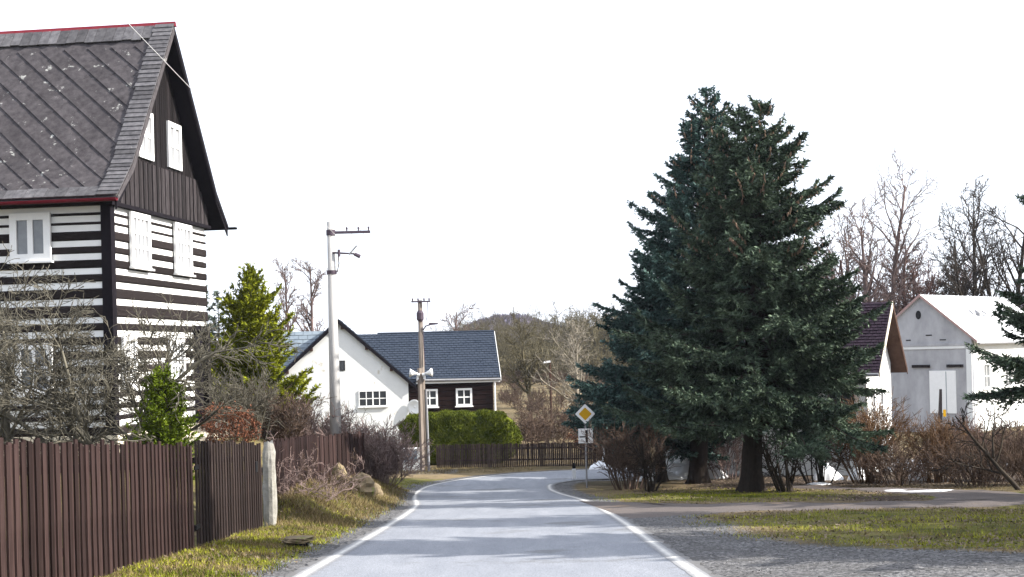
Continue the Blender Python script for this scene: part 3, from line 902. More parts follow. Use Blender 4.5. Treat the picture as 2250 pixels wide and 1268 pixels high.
sign = thing('priority_sign', 'yellow and white priority road diamond above a road layout plate', 'road sign', (2.74, 52.3, float(prof(52.3)) - .03))
obj('post', MB().tube([(0, 0, 0), (0, 0, 3.15)], [.034, .034], 10), M['galv'], sign)
def diamond(r, y0, y1, rc=.04):
    pts = []
    for a in range(4):
        w = math.pi / 2 * a
        for d in (-1, 1):
            t = w + d * rc
            pts.append((r * math.cos(t), y0, r * math.sin(t)))
    return MB().prism([(x, y, z + 2.86) for x, y, z in pts], (0, y1 - y0, 0))
dm = obj('diamond_plate', diamond(.365, -.06, -.04, .06), M['white'], sign)
obj('yellow_centre', diamond(.24, -.064, -.0605, .05), M['yellow'], dm)
pl = obj('layout_plate', MB().box(-.28, .28, -.06, -.04, 1.74, 2.3), M['white'], sign)
obj('black_bar', MB().box(-.01, .085, -.064, -.0605, 1.76, 2.24), M['black'], pl)
obj('black_bar', MB().box(-.24, -.012, -.064, -.0605, 1.96, 2.01), M['black'], pl)
obj('clamp', MB().box(-.06, .06, -.04, .05, 2.5, 2.56), M['galv'], sign)

dl = thing('delineator_post', 'short white delineator post with black cap at the inside of the bend', 'post', (2.5, 57.9, float(prof(57.9))))
obj('shaft', MB().prism([(-.08, -.05, 0), (.08, -.05, 0), (.05, .05, 0), (-.05, .05, 0)], (0, 0, .46)), M['white'], dl)
obj('cap', MB().prism([(-.075, -.046, .461), (.075, -.046, .461), (.047, .047, .461), (-.047, .047, .461)], (0, .005, .24)), M['black'], dl)
wp = thing('marker_post', 'thin white marker post standing in a pile of old snow', 'post', (4.16, 60.9 + 3.0, -3.92))
obj('shaft', MB().tube([(0, 0, 0), (0, 0, 1.75)], [.06, .05], 8), M['white'], wp)
obj('band', MB().tube([(0, 0, .98), (0, 0, 1.03)], [.064, .064], 8), M['black'], wp)
mp_ = thing('meter_pillar', 'white masonry meter pillar with grey door beside the wooden pole', 'meter box', (-4.85, 65.4, -3.95))
obj('body', MB().box(-.5, .46, -.2, .2, 0, 1.05), M['plaster'], mp_)
obj('cap', MB().box(-.54, .5, -.24, .24, 1.052, 1.11), M['white'], mp_)
dr = obj('door', MB().box(-.42, .2, -.225, -.203, .5, .98), M['pale_slate'], mp_)
obj('handle', MB().box(.12, .16, -.24, -.227, .7, .78), M['steel'], dr)
lampost = thing('street_lamp', 'thin rusty brown street lamp before the wooded hillside', 'street lamp', (2.9, 105.0, float(gz(2.9, 105.0))))
obj('pole', MB().tube([(0, 0, 0), (0, 0, 4.35)], [.09, .07], 8), M['soffit'], lampost)
obj('lamp_head', MB().prism([(-.5, -.12, 4.3), (.05, -.12, 4.36), (.02, -.12, 4.5), (-.45, -.12, 4.45)], (0, .24, 0)), M['white'], lampost)
lf = thing('leaning_post', 'dark weathered post leaning in front of the grey white gable', 'post', (18.1, 58.5, -2.4))
obj('board', MB().prism([(.07, -.03, .5), (.25, -.03, .55), (.27, -.03, 1.98), (.17, -.03, 1.98)], (0, .06, 0)), M['board_grey'], lf)
obj('stake', MB().prism([(-.03, .03, -1.5), (.05, .03, -1.5), (.2, .03, .9), (.12, .03, .9)], (0, .06, 0)), M['wood'], lf)
obj('yellow_plate', MB().box(.3, .42, -.02, .0, .8, 1.1), M['yellow'], lf)
obj('plate_arm', MB().box(.1, .3, .0, .02, .9, .95), M['wood'], lf)

# ------------------------------------------------------------ white house with blue-grey roof
bh = thing('white_house', 'white gabled house with dark timber wing and blue grey slate roof', 'house', (-5.74, 75.0, -3.9), rad(6))
bh_apex, bh_eave = 7.56, 4.2
GW0, GW1 = -7.45, 0.0
gm_ = (GW0 + GW1) / 2
obj('gable_wall', MB().prism([(GW0, 0, -.3), (GW1, 0, -.3), (GW1, 0, bh_eave - .1), (gm_, 0, bh_apex - .22), (GW0, 0, bh_eave - .1)], (0, 8.5, 0)), M['plaster'], bh)
def slab(poly_front, depth, th=.14):
    return MB().prism(poly_front, depth)
k_ = (bh_apex - bh_eave) / (gm_ - GW0)
def slope_tiles(parent, p_eave, p_ridge, along, w, n_row, material, name='roof_tile'):
    """courses of overlapping slates, joined: too small to pick apart singly"""
    pe, pr, al = Vector(p_eave), Vector(p_ridge), Vector(along).normalized()
    up = pr - pe
    nrm = al.cross(up).normalized()
    if nrm.z < 0: nrm = -nrm
    mb = MB()
    length = Vector(along).length
    for r in range(n_row):
        b0, b1 = pe + up * (r / n_row), pe + up * ((r + 1.25) / n_row if r < n_row - 1 else 1)
        x = -(w / 2 if r % 2 else 0)
        while x < length:
            x0, x1 = max(0, x) + .012, min(length, x + w) - .012
            x += w
            if x1 - x0 < .03: continue
            l0 = .05 + random.uniform(0, .012)
            q = [b0 + al * x0 + nrm * l0, b0 + al * x1 + nrm * l0, b1 + al * x1 + nrm * .02, b1 + al * x0 + nrm * .02]
            q2 = [p - nrm * .03 for p in q]
            mb.box8(q2 + q)
    o = obj(name, mb, material, parent)
    o['kind'] = 'stuff'
    return o
for sgn in (-1, 1):
    ex = (GW1 + .42) if sgn > 0 else (GW0 - .42)
    ez = bh_eave - .42 * k_
    rf = obj('roof', MB().prism([(gm_, -.2, bh_apex), (ex, -.2, ez), (ex, -.2, ez - .13), (gm_, -.2, bh_apex - .17)], (0, 9.05, 0)), M['blue_slate'], bh)
    slope_tiles(rf, (ex, -.21, ez), (gm_, -.21, bh_apex), (0, 9.05, 0), .3, 20, M['blue_slate'])
    obj('bargeboard', MB().prism([(gm_, -.22, bh_apex - .02), (ex, -.22, ez - .02), (ex, -.22, ez - .22), (gm_, -.22, bh_apex - .26)], (0, .018, 0)), M['dark'], bh)
    for t in (.05, .36, .68):
        x = gm_ + (ex - gm_) * t; z = bh_apex + (ez - bh_apex) * t
        obj('purlin', MB().box(x - .08, x + .08, -.19, -.001, z - .36, z - .18), M['soffit'], bh)
window(bh, 'y-', 0, -2.72, -1.18, 2.75, 3.62, 3, 1, .05, .05, mw=.05)
wv = window(bh, 'y-', 0, -3.72, -3.42, 4.75, 5.3, 0, 0, .03, .03, frame=M['dark'], sill=False)
# timber wing to the right
WX1 = 4.7
WR, WE = 6.74, 4.15
obj('wing_wall', MB().box(.001, WX1, .35, 6.0, -.3, 4.25), M['dark'], bh)
obj('wing_gable', MB().prism([(WX1 - .2, .35, 4.25), (WX1 - .2, 6.0, 4.25), (WX1 - .2, 3.2, WR - .2)], (.199, 0, 0)), M['brown_log'], bh)
for k in range(14):
    z0 = .55 + k * .265
    obj('log', MB().prism([(.05, .35, z0), (.05, .30, z0 + .03), (.05, .30, z0 + .225), (.05, .35, z0 + .25)], (WX1 - .07, 0, 0)), M['brown_log'], bh)
obj('plinth', MB().box(.01, WX1, .28, .345, -.3, .54), M['plaster_grey'], bh)
window(bh, 'y-', .30, .72, 1.62, 2.62, 3.6, 1, 1, .11, .06, mw=.07)
window(bh, 'y-', .30, 2.62, 3.52, 2.62, 3.6, 1, 1, .11, .06, mw=.07)
for s_ in (0, 1):
    ey = .06 if not s_ else 6.4
    rf = obj('roof', MB().prism([(-3.0, 3.2, WR), (-3.0, ey, WE - .02), (-3.0, ey, WE - .14), (-3.0, 3.2, WR - .15)], (8.1, 0, 0)), M['blue_slate'], bh)
    if not s_:
        slope_tiles(rf, (-2.9, ey, WE), (-2.9, 3.2, WR + .01), (7.99, 0, 0), .28, 20, M['blue_slate'])
obj('gutter', MB().tube([(.45, -.02, WE - .05), (5.1, -.02, WE - .09)], [.07, .07], 8), M['galv'], bh)
obj('fascia', MB().box(.43, 5.08, .062, .09, WE - .24, WE - .145), M['white'], bh)
obj('bargeboard', MB().prism([(5.105, 3.2, WR + .03), (5.105, -.03, WE + .03), (5.105, -.03, WE - .18), (5.105, 3.2, WR - .2)], (.03, 0, 0)), M['plaster'], bh)
obj('downpipe', MB().tube([(4.78, .2, WE - .2), (4.78, .22, .1)], [.05, .05], 8), M['white'], bh)
obj('ridge_cap', MB().tube([(-1.6, 3.2, WR + .03), (5.1, 3.2, WR + .03)], [.07, .07], 6), M['blue_slate'], bh)
# left wing, paler roof
obj('wing_wall', MB().box(GW0 - 2.6, GW0 - .001, .6, 6.4, -.3, 4.2), M['plaster'], bh)
for s_ in (0, 1):
    ey = .1 if not s_ else 6.9
    rf = obj('roof', MB().prism([(GW0 - 3.1, 3.6, 7.0), (GW0 - 3.1, ey, 4.1), (GW0 - 3.1, ey, 3.97), (GW0 - 3.1, 3.6, 6.85)], (6.3, 0, 0)), M['pale_slate'], bh)
    if not s_: slope_tiles(rf, (GW0 - 3.1, ey, 4.1), (GW0 - 3.1, 3.6, 7.0), (6.3, 0, 0), .5, 12, M['pale_slate'])
ch = obj('chimney', MB().box(-8.15, -7.75, 3.3, 3.7, 6.6, 7.35), M['brick'], bh)
obj('chimney_cap', MB().box(-8.2, -7.7, 3.25, 3.75, 7.352, 7.4), M['plaster_grey'], ch)
dish = thing('satellite_dish', 'white satellite dish on the dark timber wing above the hedge', 'satellite dish', (-5.35, 75.05, -1.25), rad(-20))
vs, fs = [], []
for j in range(5):
    r_ = .42 * j / 4
    for k in range(16):
        w = 2 * math.pi * k / 16
        vs.append((r_ * math.cos(w), -.12 * (1 - (j / 4) ** 2) * -1 - .25, r_ * math.sin(w)))
for j in range(4):
    for k in range(16):
        fs.append((j * 16 + k, j * 16 + (k + 1) % 16, (j + 1) * 16 + (k + 1) % 16, (j + 1) * 16 + k))
dd = obj('dish', MB().add(vs, fs), M['white'], dish, True)
sm = dd.modifiers.new('thickness', 'SOLIDIFY'); sm.thickness = .02
obj('arm', MB().tube([(0, -.2, -.4), (0, -.62, -.2)], [.02, .02], 6), M['galv'], dish)
obj('mount', MB().tube([(0, -.14, 0), (0, .16, -.1)], [.035, .035], 6), M['galv'], dish)

# low slat fence across the bend
lowf = thing('slat_fence', 'low dark slat fence beyond the bend, below the clipped hedge', 'fence')
mb = MB()
p0, p1 = Vector((-3.75, 66.2, 0)), Vector((6.4, 65.0, 0))
n = 112
for i in range(n):
    c = p0.lerp(p1, i / n)
    h = 1.12 + random.uniform(-.03, .03)
    w = .037
    lean = random.uniform(-.02, .02)
    mb.box8([(c.x - w, c.y - .012, -3.95), (c.x + w, c.y - .012, -3.95), (c.x + w, c.y + .012, -3.95), (c.x - w, c.y + .012, -3.95),
             (c.x - w + lean, c.y - .012, -3.9 + h), (c.x + w + lean, c.y - .012, -3.9 + h), (c.x + w + lean, c.y + .012, -3.9 + h), (c.x - w + lean, c.y + .012, -3.9 + h)])
o = obj('slat', mb, M['low_plank'], lowf); o['kind'] = 'stuff'
for hz in (.3, .85):
    obj('rail', MB().prism([(p0.x, p0.y + .02, -3.9 + hz), (p0.x, p0.y + .02, -3.82 + hz), (p0.x, p0.y + .07, -3.82 + hz), (p0.x, p0.y + .07, -3.9 + hz)], (p1.x - p0.x, p1.y - p0.y, 0)), M['low_plank'], lowf)
for t in np.linspace(0, 1, 5):
    c = p0.lerp(p1, float(t))
    obj('post', MB().box(c.x - .05, c.x + .05, c.y + .075, c.y + .17, -4, -2.86), M['low_plank'], lowf)

# ------------------------------------------------------------ purple-roofed house
ph = thing('gabled_house', 'cream white house with purple slate roof partly behind the tall spruce', 'house', (14.5, 56.0, -3.9), rad(90 - 24.8))
# local x along the gable (away), local y to the left along the front
GWd, PL = 6.0, 9.0
PE, PA = 4.75, 7.25
obj('wall', MB().prism([(0, 0, -.3), (GWd, 0, -.3), (GWd, 0, PE), (GWd / 2, 0, PA - .15), (0, 0, PE)], (0, PL, 0)), M['plaster'], ph)
kk = (PA - PE) / (GWd / 2)
for s_ in (0, 1):
    f = (lambda x: x) if not s_ else (lambda x: GWd - x)
    rf = obj('roof', MB().prism([(f(GWd / 2), -.62, PA), (f(-.55), -.62, PE - .55 * kk), (f(-.55), -.62, PE - .55 * kk - .13), (f(GWd / 2), -.62, PA - .16)], (0, PL + 1, 0)), M['purple_slate'] if not s_ else M['soffit'], ph)
    if not s_: slope_tiles(rf, (-.55, -.62, PE - .55 * kk), (GWd / 2, -.62, PA + .02), (0, PL + 1, 0), .28, 24, M['purple_slate'])
    obj('bargeboard', MB().prism([(f(GWd / 2), -.66, PA + .05), (f(-.57), -.66, PE - .55 * kk + .05), (f(-.57), -.66, PE - .55 * kk - .2), (f(GWd / 2), -.66, PA - .24)], (0, .035, 0)), M['cream'] if not s_ else M['soffit'], ph)
window(ph, 'y-', 0, 1.4, 2.1, 4.75, 5.7, 0, 1, .08, .05)
window(ph, 'y-', 0, 2.9, 3.7, 2.2, 3.5, 1, 1, .08, .05)
window(ph, 'y-', 0, .9, 1.7, 2.2, 3.5, 1, 1, .08, .05)
window(ph, 'x-', 0, .5, 1.6, 2.5, 3.9, 1, 1, .08, .05, frame=M['soffit'])
obj('gutter', MB().tube([(-.63, -.6, PE - .55 * kk - .05), (-.63, PL + .3, PE - .55 * kk - .05)], [.07, .07], 8), M['galv'], ph)

# ------------------------------------------------------------ grey and white house on the right
wh = thing('plaster_house', 'house with grey plaster gable, oval vent and bright pale roof', 'house', (27.6, 82.0, -3.9), rad(-42.6))
# local x along the gable to the right-near corner at 0; local y into the house
HW = 6.4
WE_, WA = 5.75, 8.35
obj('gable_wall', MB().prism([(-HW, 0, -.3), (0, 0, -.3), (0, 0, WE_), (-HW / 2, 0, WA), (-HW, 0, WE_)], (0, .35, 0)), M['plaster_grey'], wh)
obj('wall', MB().prism([(-HW + .02, .351, -.3), (0, .351, -.3), (0, .351, WE_ - .02), (-HW / 2, .351, WA - .02), (-HW + .02, .351, WE_ - .02)], (0, 12, 0)), M['plaster'], wh)
kw = (WA - WE_) / (HW / 2)
for s_ in (0, 1):
    f = (lambda x: x) if not s_ else (lambda x: -HW - x)
    rf = obj('roof', MB().prism([(f(-HW / 2), -.12, WA + .1), (f(.4), -.12, WE_ + .1 - .4 * kw), (f(.4), -.12, WE_ - .02 - .4 * kw), (f(-HW / 2), -.12, WA - .03)], (0, 12.8, 0)), M['metal_roof'], wh)
    if not s_:
        sm_ = MB()
        for q in range(20):
            y = .4 + q * .62
            sm_.prism([(-HW / 2, y, WA + .1), (.4, y, WE_ + .1 - .4 * kw), (.4, y, WE_ + .14 - .4 * kw), (-HW / 2, y, WA + .14)], (0, .03, 0))
        o = obj('seam', sm_, M['metal_roof'], rf)
    obj('verge_trim', MB().prism([(f(-HW / 2), -.16, WA + .13), (f(.42), -.16, WE_ + .13 - .42 * kw), (f(.42), -.16, WE_ - .03 - .42 * kw), (f(-HW / 2), -.16, WA - .05)], (0, .036, 0)), mat('pinkish_trim', (.3, .2, .19), (.4, .28, .26)), wh)
obj('cornice', MB().box(-HW - .05, .08, -.08, -.002, 5.25, 5.42), M['plaster_grey'], wh)
obj('cornice', MB().box(-HW - .05, .05, -.05, -.002, 5.08, 5.246), M['plaster'], wh)
ov = MB()
pts = [(-3.35 + .17 * math.cos(t), -.03, 7.2 + .27 * math.sin(t)) for t in ring_pts(16)]
obj('oval_vent', ov.prism(pts, (0, .028, 0)), M['black'], wh)
obj('vent_slot', MB().box(-2.9, -2.5, -.02, -.002, 5.9, 5.97), M['black'], wh)
obj('vent_slot', MB().box(-4.2, -3.9, -.02, -.002, 5.62, 5.69), M['black'], wh)
obj('vent_slot', MB().box(-2.0, -1.6, -.02, -.002, 5.6, 5.66), M['black'], wh)
for a0, a1 in ((-3.75, -2.75), (-1.5, -.62)):
    obj('recess', MB().box(a0, a1, -.012, -.002, 1.2, 3.95), M['plaster_grey'], wh)
    obj('lintel', MB().box(a0 - .08, a1 + .08, -.10, -.002, 3.952, 4.12), M['board_grey'], wh)
pn = obj('white_door', MB().box(-2.72, -1.02, -.05, -.013, 1.15, 3.75), M['white'], wh)
obj('door_seam', MB().box(-1.66, -1.62, -.056, -.0505, 1.2, 3.7), M['pale_slate'], pn)
obj('pilaster', MB().box(-.34, .0, -.05, -.002, -.2, 5.05), M['plaster'], wh)
for q in range(3):
    window(wh, 'x+', .001, 1.5 + q * 3.2, 2.5 + q * 3.2, 2.6, 4.1, 1, 1, .08, .05, pane=M['glass_mid'])
obj('gutter', MB().tube([(.46, 0, WE_ - .45 * kw - .02), (.46, 12.5, WE_ - .45 * kw - .02)], [.07, .07], 8), M['galv'], wh)
obj('downpipe', MB().tube([(.1, -.02, WE_ - .5), (.1, -.02, 0)], [.05, .05], 8), M['white'], wh)
dk = MB()
for q in range(4):
    dk.box8([tuple(Vector((-1.9 + .22 * (q % 2), 4.0 + q * .45, WA + .13 - kw * 1.35)) + Vector(d)) for d in
             ((0, 0, 0), (.3, 0, -.3 * kw), (.3, .4, -.3 * kw), (0, .4, 0), (0, 0, .12), (.3, 0, .12 - .3 * kw), (.3, .4, .12 - .3 * kw), (0, .4, .12))])
obj('snow_guard', dk, M['plaster_grey'], wh)

# ------------------------------------------------------------ vegetation generators
def grow(r, stems, spec, rmin=.008):
    """stems: (pos, dir, length, radius); spec per level: (segments, wiggle, up, children, angle lo, hi, ratio lo, hi, start)"""
    A, B, RA, RB = [], [], [], []
    st = [(np.array(p, float), np.array(d, float), L, rr, 0) for p, d, L, rr in stems]
    while st:
        p, d, L, rr, lv = st.pop()
        k, wig, up, nc, a0, a1, q0, q1, start = spec[lv]
        pts, ds, rs = [p], [], [rr]
        d = d / np.linalg.norm(d)
        end = max(rmin, rr * (.25 if lv < len(spec) - 1 else .5))
        noise_ = r.normal(0, wig, (k, 3))
        for i in range(k):
            d = d + noise_[i]
            d[2] += up
            d = d / math.sqrt(d @ d)
            pts.append(pts[-1] + d * (L / k))
            ds.append(d)
            rs.append(max(rmin, rr + (end - rr) * (i + 1) / k))
        A += pts[:-1]; B += pts[1:]; RA += rs[:-1]; RB += rs[1:]
        if lv + 1 < len(spec):
            n = max(1, int(round(nc * (.75 + .5 * r.random()))))
            for j in range(n):
                t = start + (1 - start) * (j + r.random()) / n
                f = min(t * k, k - 1e-6)
                i = int(f)
                q = pts[i] + (pts[i + 1] - pts[i]) * (f - i)
                dd = ds[i]
                ax = np.cross(dd, r.normal(size=3))
                ax = ax / (np.linalg.norm(ax) + 1e-9)
                an = math.radians(r.uniform(a0, a1))
                nd = dd * math.cos(an) + np.cross(ax, dd) * math.sin(an)
                rad_ = max(rmin, (rs[i] + (rs[i + 1] - rs[i]) * (f - i)) * .62)
                st.append((q, nd, L * r.uniform(q0, q1) * (1.15 - .55 * t), rad_, lv + 1))
    return np.array(A), np.array(B), np.array(RA), np.array(RB)

def woody(name, label, cat, loc, material, segs, group=None, split=.035, extra=None):
    """trunk and crown as two parts"""
    A, B, RA, RB = segs
    t = thing(name, label, cat, loc, 0, group)
    thick = RA > split
    if thick.any():
        v, f = seg_geo(A[thick], B[thick], RA[thick], RB[thick], 6)
        obj('trunk' if 'tree' in name else 'stems', np_mesh('trunk', v, f), material, t, True)
    v, f = seg_geo(A[~thick], B[~thick], RA[~thick], RB[~thick], 3)
    obj('crown', np_mesh('crown', v, f), extra or material, t)
    return t

def shrub_segs(seed, nst, H, spread, rad0=.03, kids=(6, 5), lean=(0, 0, 0), base_r=.25, wig=.12, rmin=.008, up=.02):
    r = np.random.default_rng(seed)
    stems = []
    for i in range(nst):
        w = r.uniform(0, 2 * math.pi)
        q = r.uniform(0, 1) ** .7
        d = np.array([math.cos(w) * spread * q + lean[0], math.sin(w) * spread * q + lean[1], 1.0 + lean[2]])
        p = np.array([math.cos(w) * base_r * q, math.sin(w) * base_r * q, -.1])
        stems.append((p, d, H * r.uniform(.7, 1.05), rad0 * r.uniform(.7, 1.2)))
    spec = [(6, wig, up, kids[0], 20, 50, .3, .55, .2), (4, wig * 1.2, up, kids[1], 20, 55, .35, .6, .15), (3, wig * 1.3, up, 0, 0, 0, 0, 0, 0)]
    return grow(r, stems, spec, rmin)

def tree_segs(seed, H, r0, kids=(12, 6, 5), wig=.05, ang=(30, 60), ratio=(.28, .5), start=.3, rmin=.012, up=.05, lean=(0, 0), forks=1):
    r = np.random.default_rng(seed)
    stems = [((0, 0, -.2), (lean[0], lean[1], 1), H, r0)]
    for q in range(forks - 1):
        w = r.uniform(0, 6.28)
        stems.append(((0, 0, H * .1 * q), (math.cos(w) * .35, math.sin(w) * .35, 1), H * r.uniform(.7, .92), r0 * .75))
    spec = [(9, wig, .03, kids[0], ang[0], ang[1], ratio[0], ratio[1], start), (6, .13, up, kids[1], 25, 55, .3, .55, .15),
            (4, .16, up, kids[2], 25, 60, .3, .6, .1), (2, .2, up, 0, 0, 0, 0, 0, 0)]
    return grow(r, stems, spec, rmin)

def conifer(seed, H, coef, power, base=.1, whorl=.30, per=6, el_top=35, el_base=-12, droop=.22, tip=.2, twig_step=.13, tl=(.1, .3), ln=.13, wd=.05,
            tuft=3, step=.085, width=None, extra=(), rmax=9.0, hang=.25, clumpy=0.0, gaps=()):
    """needle tufts (triangles) on twigs on branches round a trunk; returns needles, branch segments, cone positions"""
    r = np.random.default_rng(seed)
    zs = np.arange(H * base, H - .1, whorl)
    Bz, Bw, Bl = [], [], []
    for z in zs:
        d = H - z
        R = min(rmax, coef * d ** power)
        n = per if d > 1.5 else max(3, per - 2)
        for k in range(n):
            Bz.append(z + r.uniform(-.5, .5) * whorl)
            Bw.append(2 * math.pi * (k + r.uniform(-.4, .4)) / n + z * 2.4)
            lump = 1 + clumpy * (math.sin(Bw[-1] * 2 + z * 1.1 + seed) * .6 + math.sin(Bw[-1] * 3 - z * 2.3 + seed * 2) * .5)
            for g0, g1, gw, gh, gf in gaps:              # a thin spot in the crown
                if g0 < z < g1 and abs((Bw[-1] - gw + math.pi) % (2 * math.pi) - math.pi) < gh: lump *= gf
            Bl.append(R * lump * r.uniform(.62, 1.12) * (1.22 if r.random() < .1 else 1))
    for z, w, l in extra:
        Bz.append(z); Bw.append(w); Bl.append(l)
    Bz, Bw, Bl = map(np.array, (Bz, Bw, Bl))
    nB = len(Bz)
    t = np.clip(1 - Bz / H, 0, 1)
    el = np.radians(el_top + (el_base - el_top) * t ** .6) + r.normal(0, .1, nB)
    dr = droop * (.5 + t) * r.uniform(.7, 1.3, nB)
    tp = tip * r.uniform(.6, 1.4, nB)
    def curve(i, s):
        l = Bl[i]
        h = l * s * np.cos(el[i])
        z = Bz[i] + l * (np.tan(el[i]) * s * .9 - dr[i] * s ** 2 * 1.1 + tp[i] * s ** 4)
        sw = .08 * np.sin(s * 5 + i) * l
        return np.stack([h * np.cos(Bw[i]) - sw * np.sin(Bw[i]), h * np.sin(Bw[i]) + sw * np.cos(Bw[i]), z], 1)
    nt = np.maximum(4, (Bl / twig_step * 2).astype(int))
    I = np.repeat(np.arange(nB), nt)
    s = r.uniform(.12, 1.0, len(I)) ** .8
    P = curve(I, s)
    T = norm(curve(I, np.minimum(s + .02, 1.05)) - curve(I, s - .02))
    side = np.where(r.random(len(I)) < .5, 1, -1)
    sv = norm(np.cross(T, np.array([0, 0, 1.]))) * side[:, None]
    an = np.radians(r.uniform(25, 65, len(I)))
    D = norm(T * np.cos(an)[:, None] + sv * np.sin(an)[:, None] + np.stack([r.normal(0, .12, len(I)), r.normal(0, .12, len(I)), r.normal(-hang * .4, .22, len(I))], 1))
    TL = np.clip((tl[0] + tl[1] * Bl[I] * (1.02 - s)) * r.uniform(.6, 1.25, len(I)), .12, 1.0)
    # branch axis itself is a twig too
    m = np.maximum(2, (TL / step).astype(int))
    J = np.repeat(np.arange(len(I)), m)
    off = np.arange(len(J)) - np.repeat(np.cumsum(m) - m, m)
    u = (off + r.random(len(J))) / m[J]
    Q = P[J] + D[J] * (u * TL[J])[:, None]
    Q[:, 2] -= hang * .5 * (u * TL[J]) ** 1.5
    Vs, Fs, o = [], [], 0
    for k in range(tuft):
        dd = norm(D[J] * 1.0 + rand_dir(len(J), r) * .75)
        uu = norm(np.cross(dd, rand_dir(len(J), r)))
        v, f = leaf_geo(Q, dd, uu, ln * r.uniform(.6, 1.3, len(J)), wd * r.uniform(.7, 1.3, len(J)))
        Vs.append(v); Fs.append(f + o); o += len(v)
    # leader
    LP = np.stack([r.normal(0, .02, 60), r.normal(0, .02, 60), r.uniform(H - .9, H, 60)], 1)
    dd = norm(rand_dir(60, r) + np.array([0, 0, .9]))
    v, f = leaf_geo(LP, dd, norm(np.cross(dd, rand_dir(60, r))), .16, .05)
    Vs.append(v); Fs.append(f + o)
    SA, SB, SR0, SR1 = [], [], [], []
    for a, b in ((0, .25), (.25, .5), (.5, .75), (.75, 1)):
        i = np.arange(nB)
        SA.append(curve(i, np.full(nB, a))); SB.append(curve(i, np.full(nB, b)))
        SR0.append(.008 + .014 * Bl * (1 - a)); SR1.append(.008 + .014 * Bl * (1 - b))
    segs = (np.concatenate(SA), np.concatenate(SB), np.concatenate(SR0), np.concatenate(SR1))
    return (np.concatenate(Vs), np.concatenate(Fs)), segs, (P, s)

def trunk_mesh(H, r0, seed, flare=1.35):
    r = np.random.default_rng(seed)
    n, k = 16, 14
    vs, fs = [], []
    for j in range(k):
        z = [-.2, 0, .15, .35, .7, 1.2, .12 * H + .9, .22 * H + .8, .33 * H + .6, .45 * H + .4, .55 * H + .2, .7 * H, .85 * H, H][j] * min(1, H / 5)
        rr = r0 * max(.05, max(0, 1 - z / H) ** .9) * (1 + (flare - 1) * math.exp(-max(z, 0) / .35))
        for i in range(n):
            w = 2 * math.pi * i / n
            b = 1 + .16 * math.exp(-max(z, 0) / .4) * math.sin(w * 5 + 1) + r.normal(0, .025)
            vs.append((rr * b * math.cos(w), rr * b * math.sin(w), z))
    for j in range(k - 1):
        for i in range(n):
            fs.append((j * n + i, j * n + (i + 1) % n, (j + 1) * n + (i + 1) % n, (j + 1) * n + i))
    return MB().add(vs, fs)

def add_conifer(name, label, loc, H, r0, needles, material, cones=None, group=None, rz=0, **kw):
    (v, f), segs, (P, s) = needles
    t = thing(name, label, 'tree', loc, rz, group)
    obj('trunk', trunk_mesh(H * .97, r0, 3), M['bark'], t, True)
    sv, sf = seg_geo(*segs, 4)
    obj('branches', np_mesh('branches', sv, sf), M['bark'], t)['kind'] = 'stuff'
    obj('crown', np_mesh('crown', v, f), material, t)
    if cones:
        lo, n = cones
        r = np.random.default_rng(11)
        ok = np.where((P[:, 2] > lo) & (s > .45))[0]
        idx = r.choice(ok, min(n, len(ok)), replace=False)
        p = P[idx] - np.array([0, 0, .05])
        L = r.uniform(.07, .13, len(idx))
        q = p - np.stack([r.normal(0, .02, len(idx)), r.normal(0, .02, len(idx)), L], 1)
        mid = p + (q - p) * .4
        a = seg_geo(p, mid, np.full(len(idx), .012), np.full(len(idx), .024), 5)
        b = seg_geo(mid, q, np.full(len(idx), .024), np.full(len(idx), .012), 5)
        o = obj('cones', np_mesh('cones', np.concatenate([a[0], b[0]]), np.concatenate([a[1], b[1] + len(a[0])])), M['cone'], t)
        o['kind'] = 'stuff'
    return t

def dup(root, loc, rz, label, sc=1.0):
    c = root.copy(); COL.objects.link(c)
    c.location = loc; c.rotation_euler = (0, 0, rz); c.scale = (sc, sc, sc); c['label'] = label
    for ch_ in root.children:
        k = ch_.copy(); COL.objects.link(k); k.parent = c
    return c

def grd(x, y, dz=0): return (x, y, float(gz(x, y)) + dz)

# ------------------------------------------------------------ spruces
SG = 'spruces at the roadside island'
KW = dict(tl=(.14, .32), ln=.15, wd=.06, twig_step=.056, whorl=.33, per=7, hang=.34, clumpy=.22)
def side_leader(root, seed, H, at, material, tilt=0.0):
    (v, f), sg, _ = conifer(seed, H, .62, .62, base=.05, el_base=20, droop=.1, tip=.2, **KW)
    o = obj('side_leader', np_mesh('side_leader', v, f), material, root)
    o.location = at
    b = obj('leader_stem', trunk_mesh(H, .07, seed), M['bark'], o)
    return o
nA = conifer(21, 12.9, .90, .70, base=.19, el_base=-2, droop=.18, tip=.22, gaps=[(7.0, 8.5, 0, .7, .5)],
             extra=[(9.0, .15, 2.9), (9.1, -.2, 2.7), (8.8, -.05, 3.0), (6.6, .1, 3.4), (6.3, -.25, 3.4), (6.8, .35, 3.2), (4.0, -.2, 4.2), (3.6, .2, 4.2), (3.8, 0, 4.1)] + [(z_, w_, 3.35) for z_ in (4.5, 4.9, 5.3, 5.7, 6.0) for w_ in (-.5, -.15, .2, .5)], **KW)
tA = add_conifer('spruce_tree', 'tall dark spruce with the thick trunk at the front of the grass island', grd(7.84, 45.4), 12.9, .36, nA, M['spruce'], (7.8, 1500), SG)
tA.rotation_euler = (0, rad(2.8), 0)
side_leader(tA, 26, 4.6, (-.72, .1, 8.3), M['spruce'])
nB_ = conifer(22, 15.5, .70, .72, base=.17, el_base=-2, droop=.20, tip=.24, extra=[(9.9, 3.3, 3.1), (9.6, 2.9, 2.7), (9.0, 3.1, 3.0)], **KW)
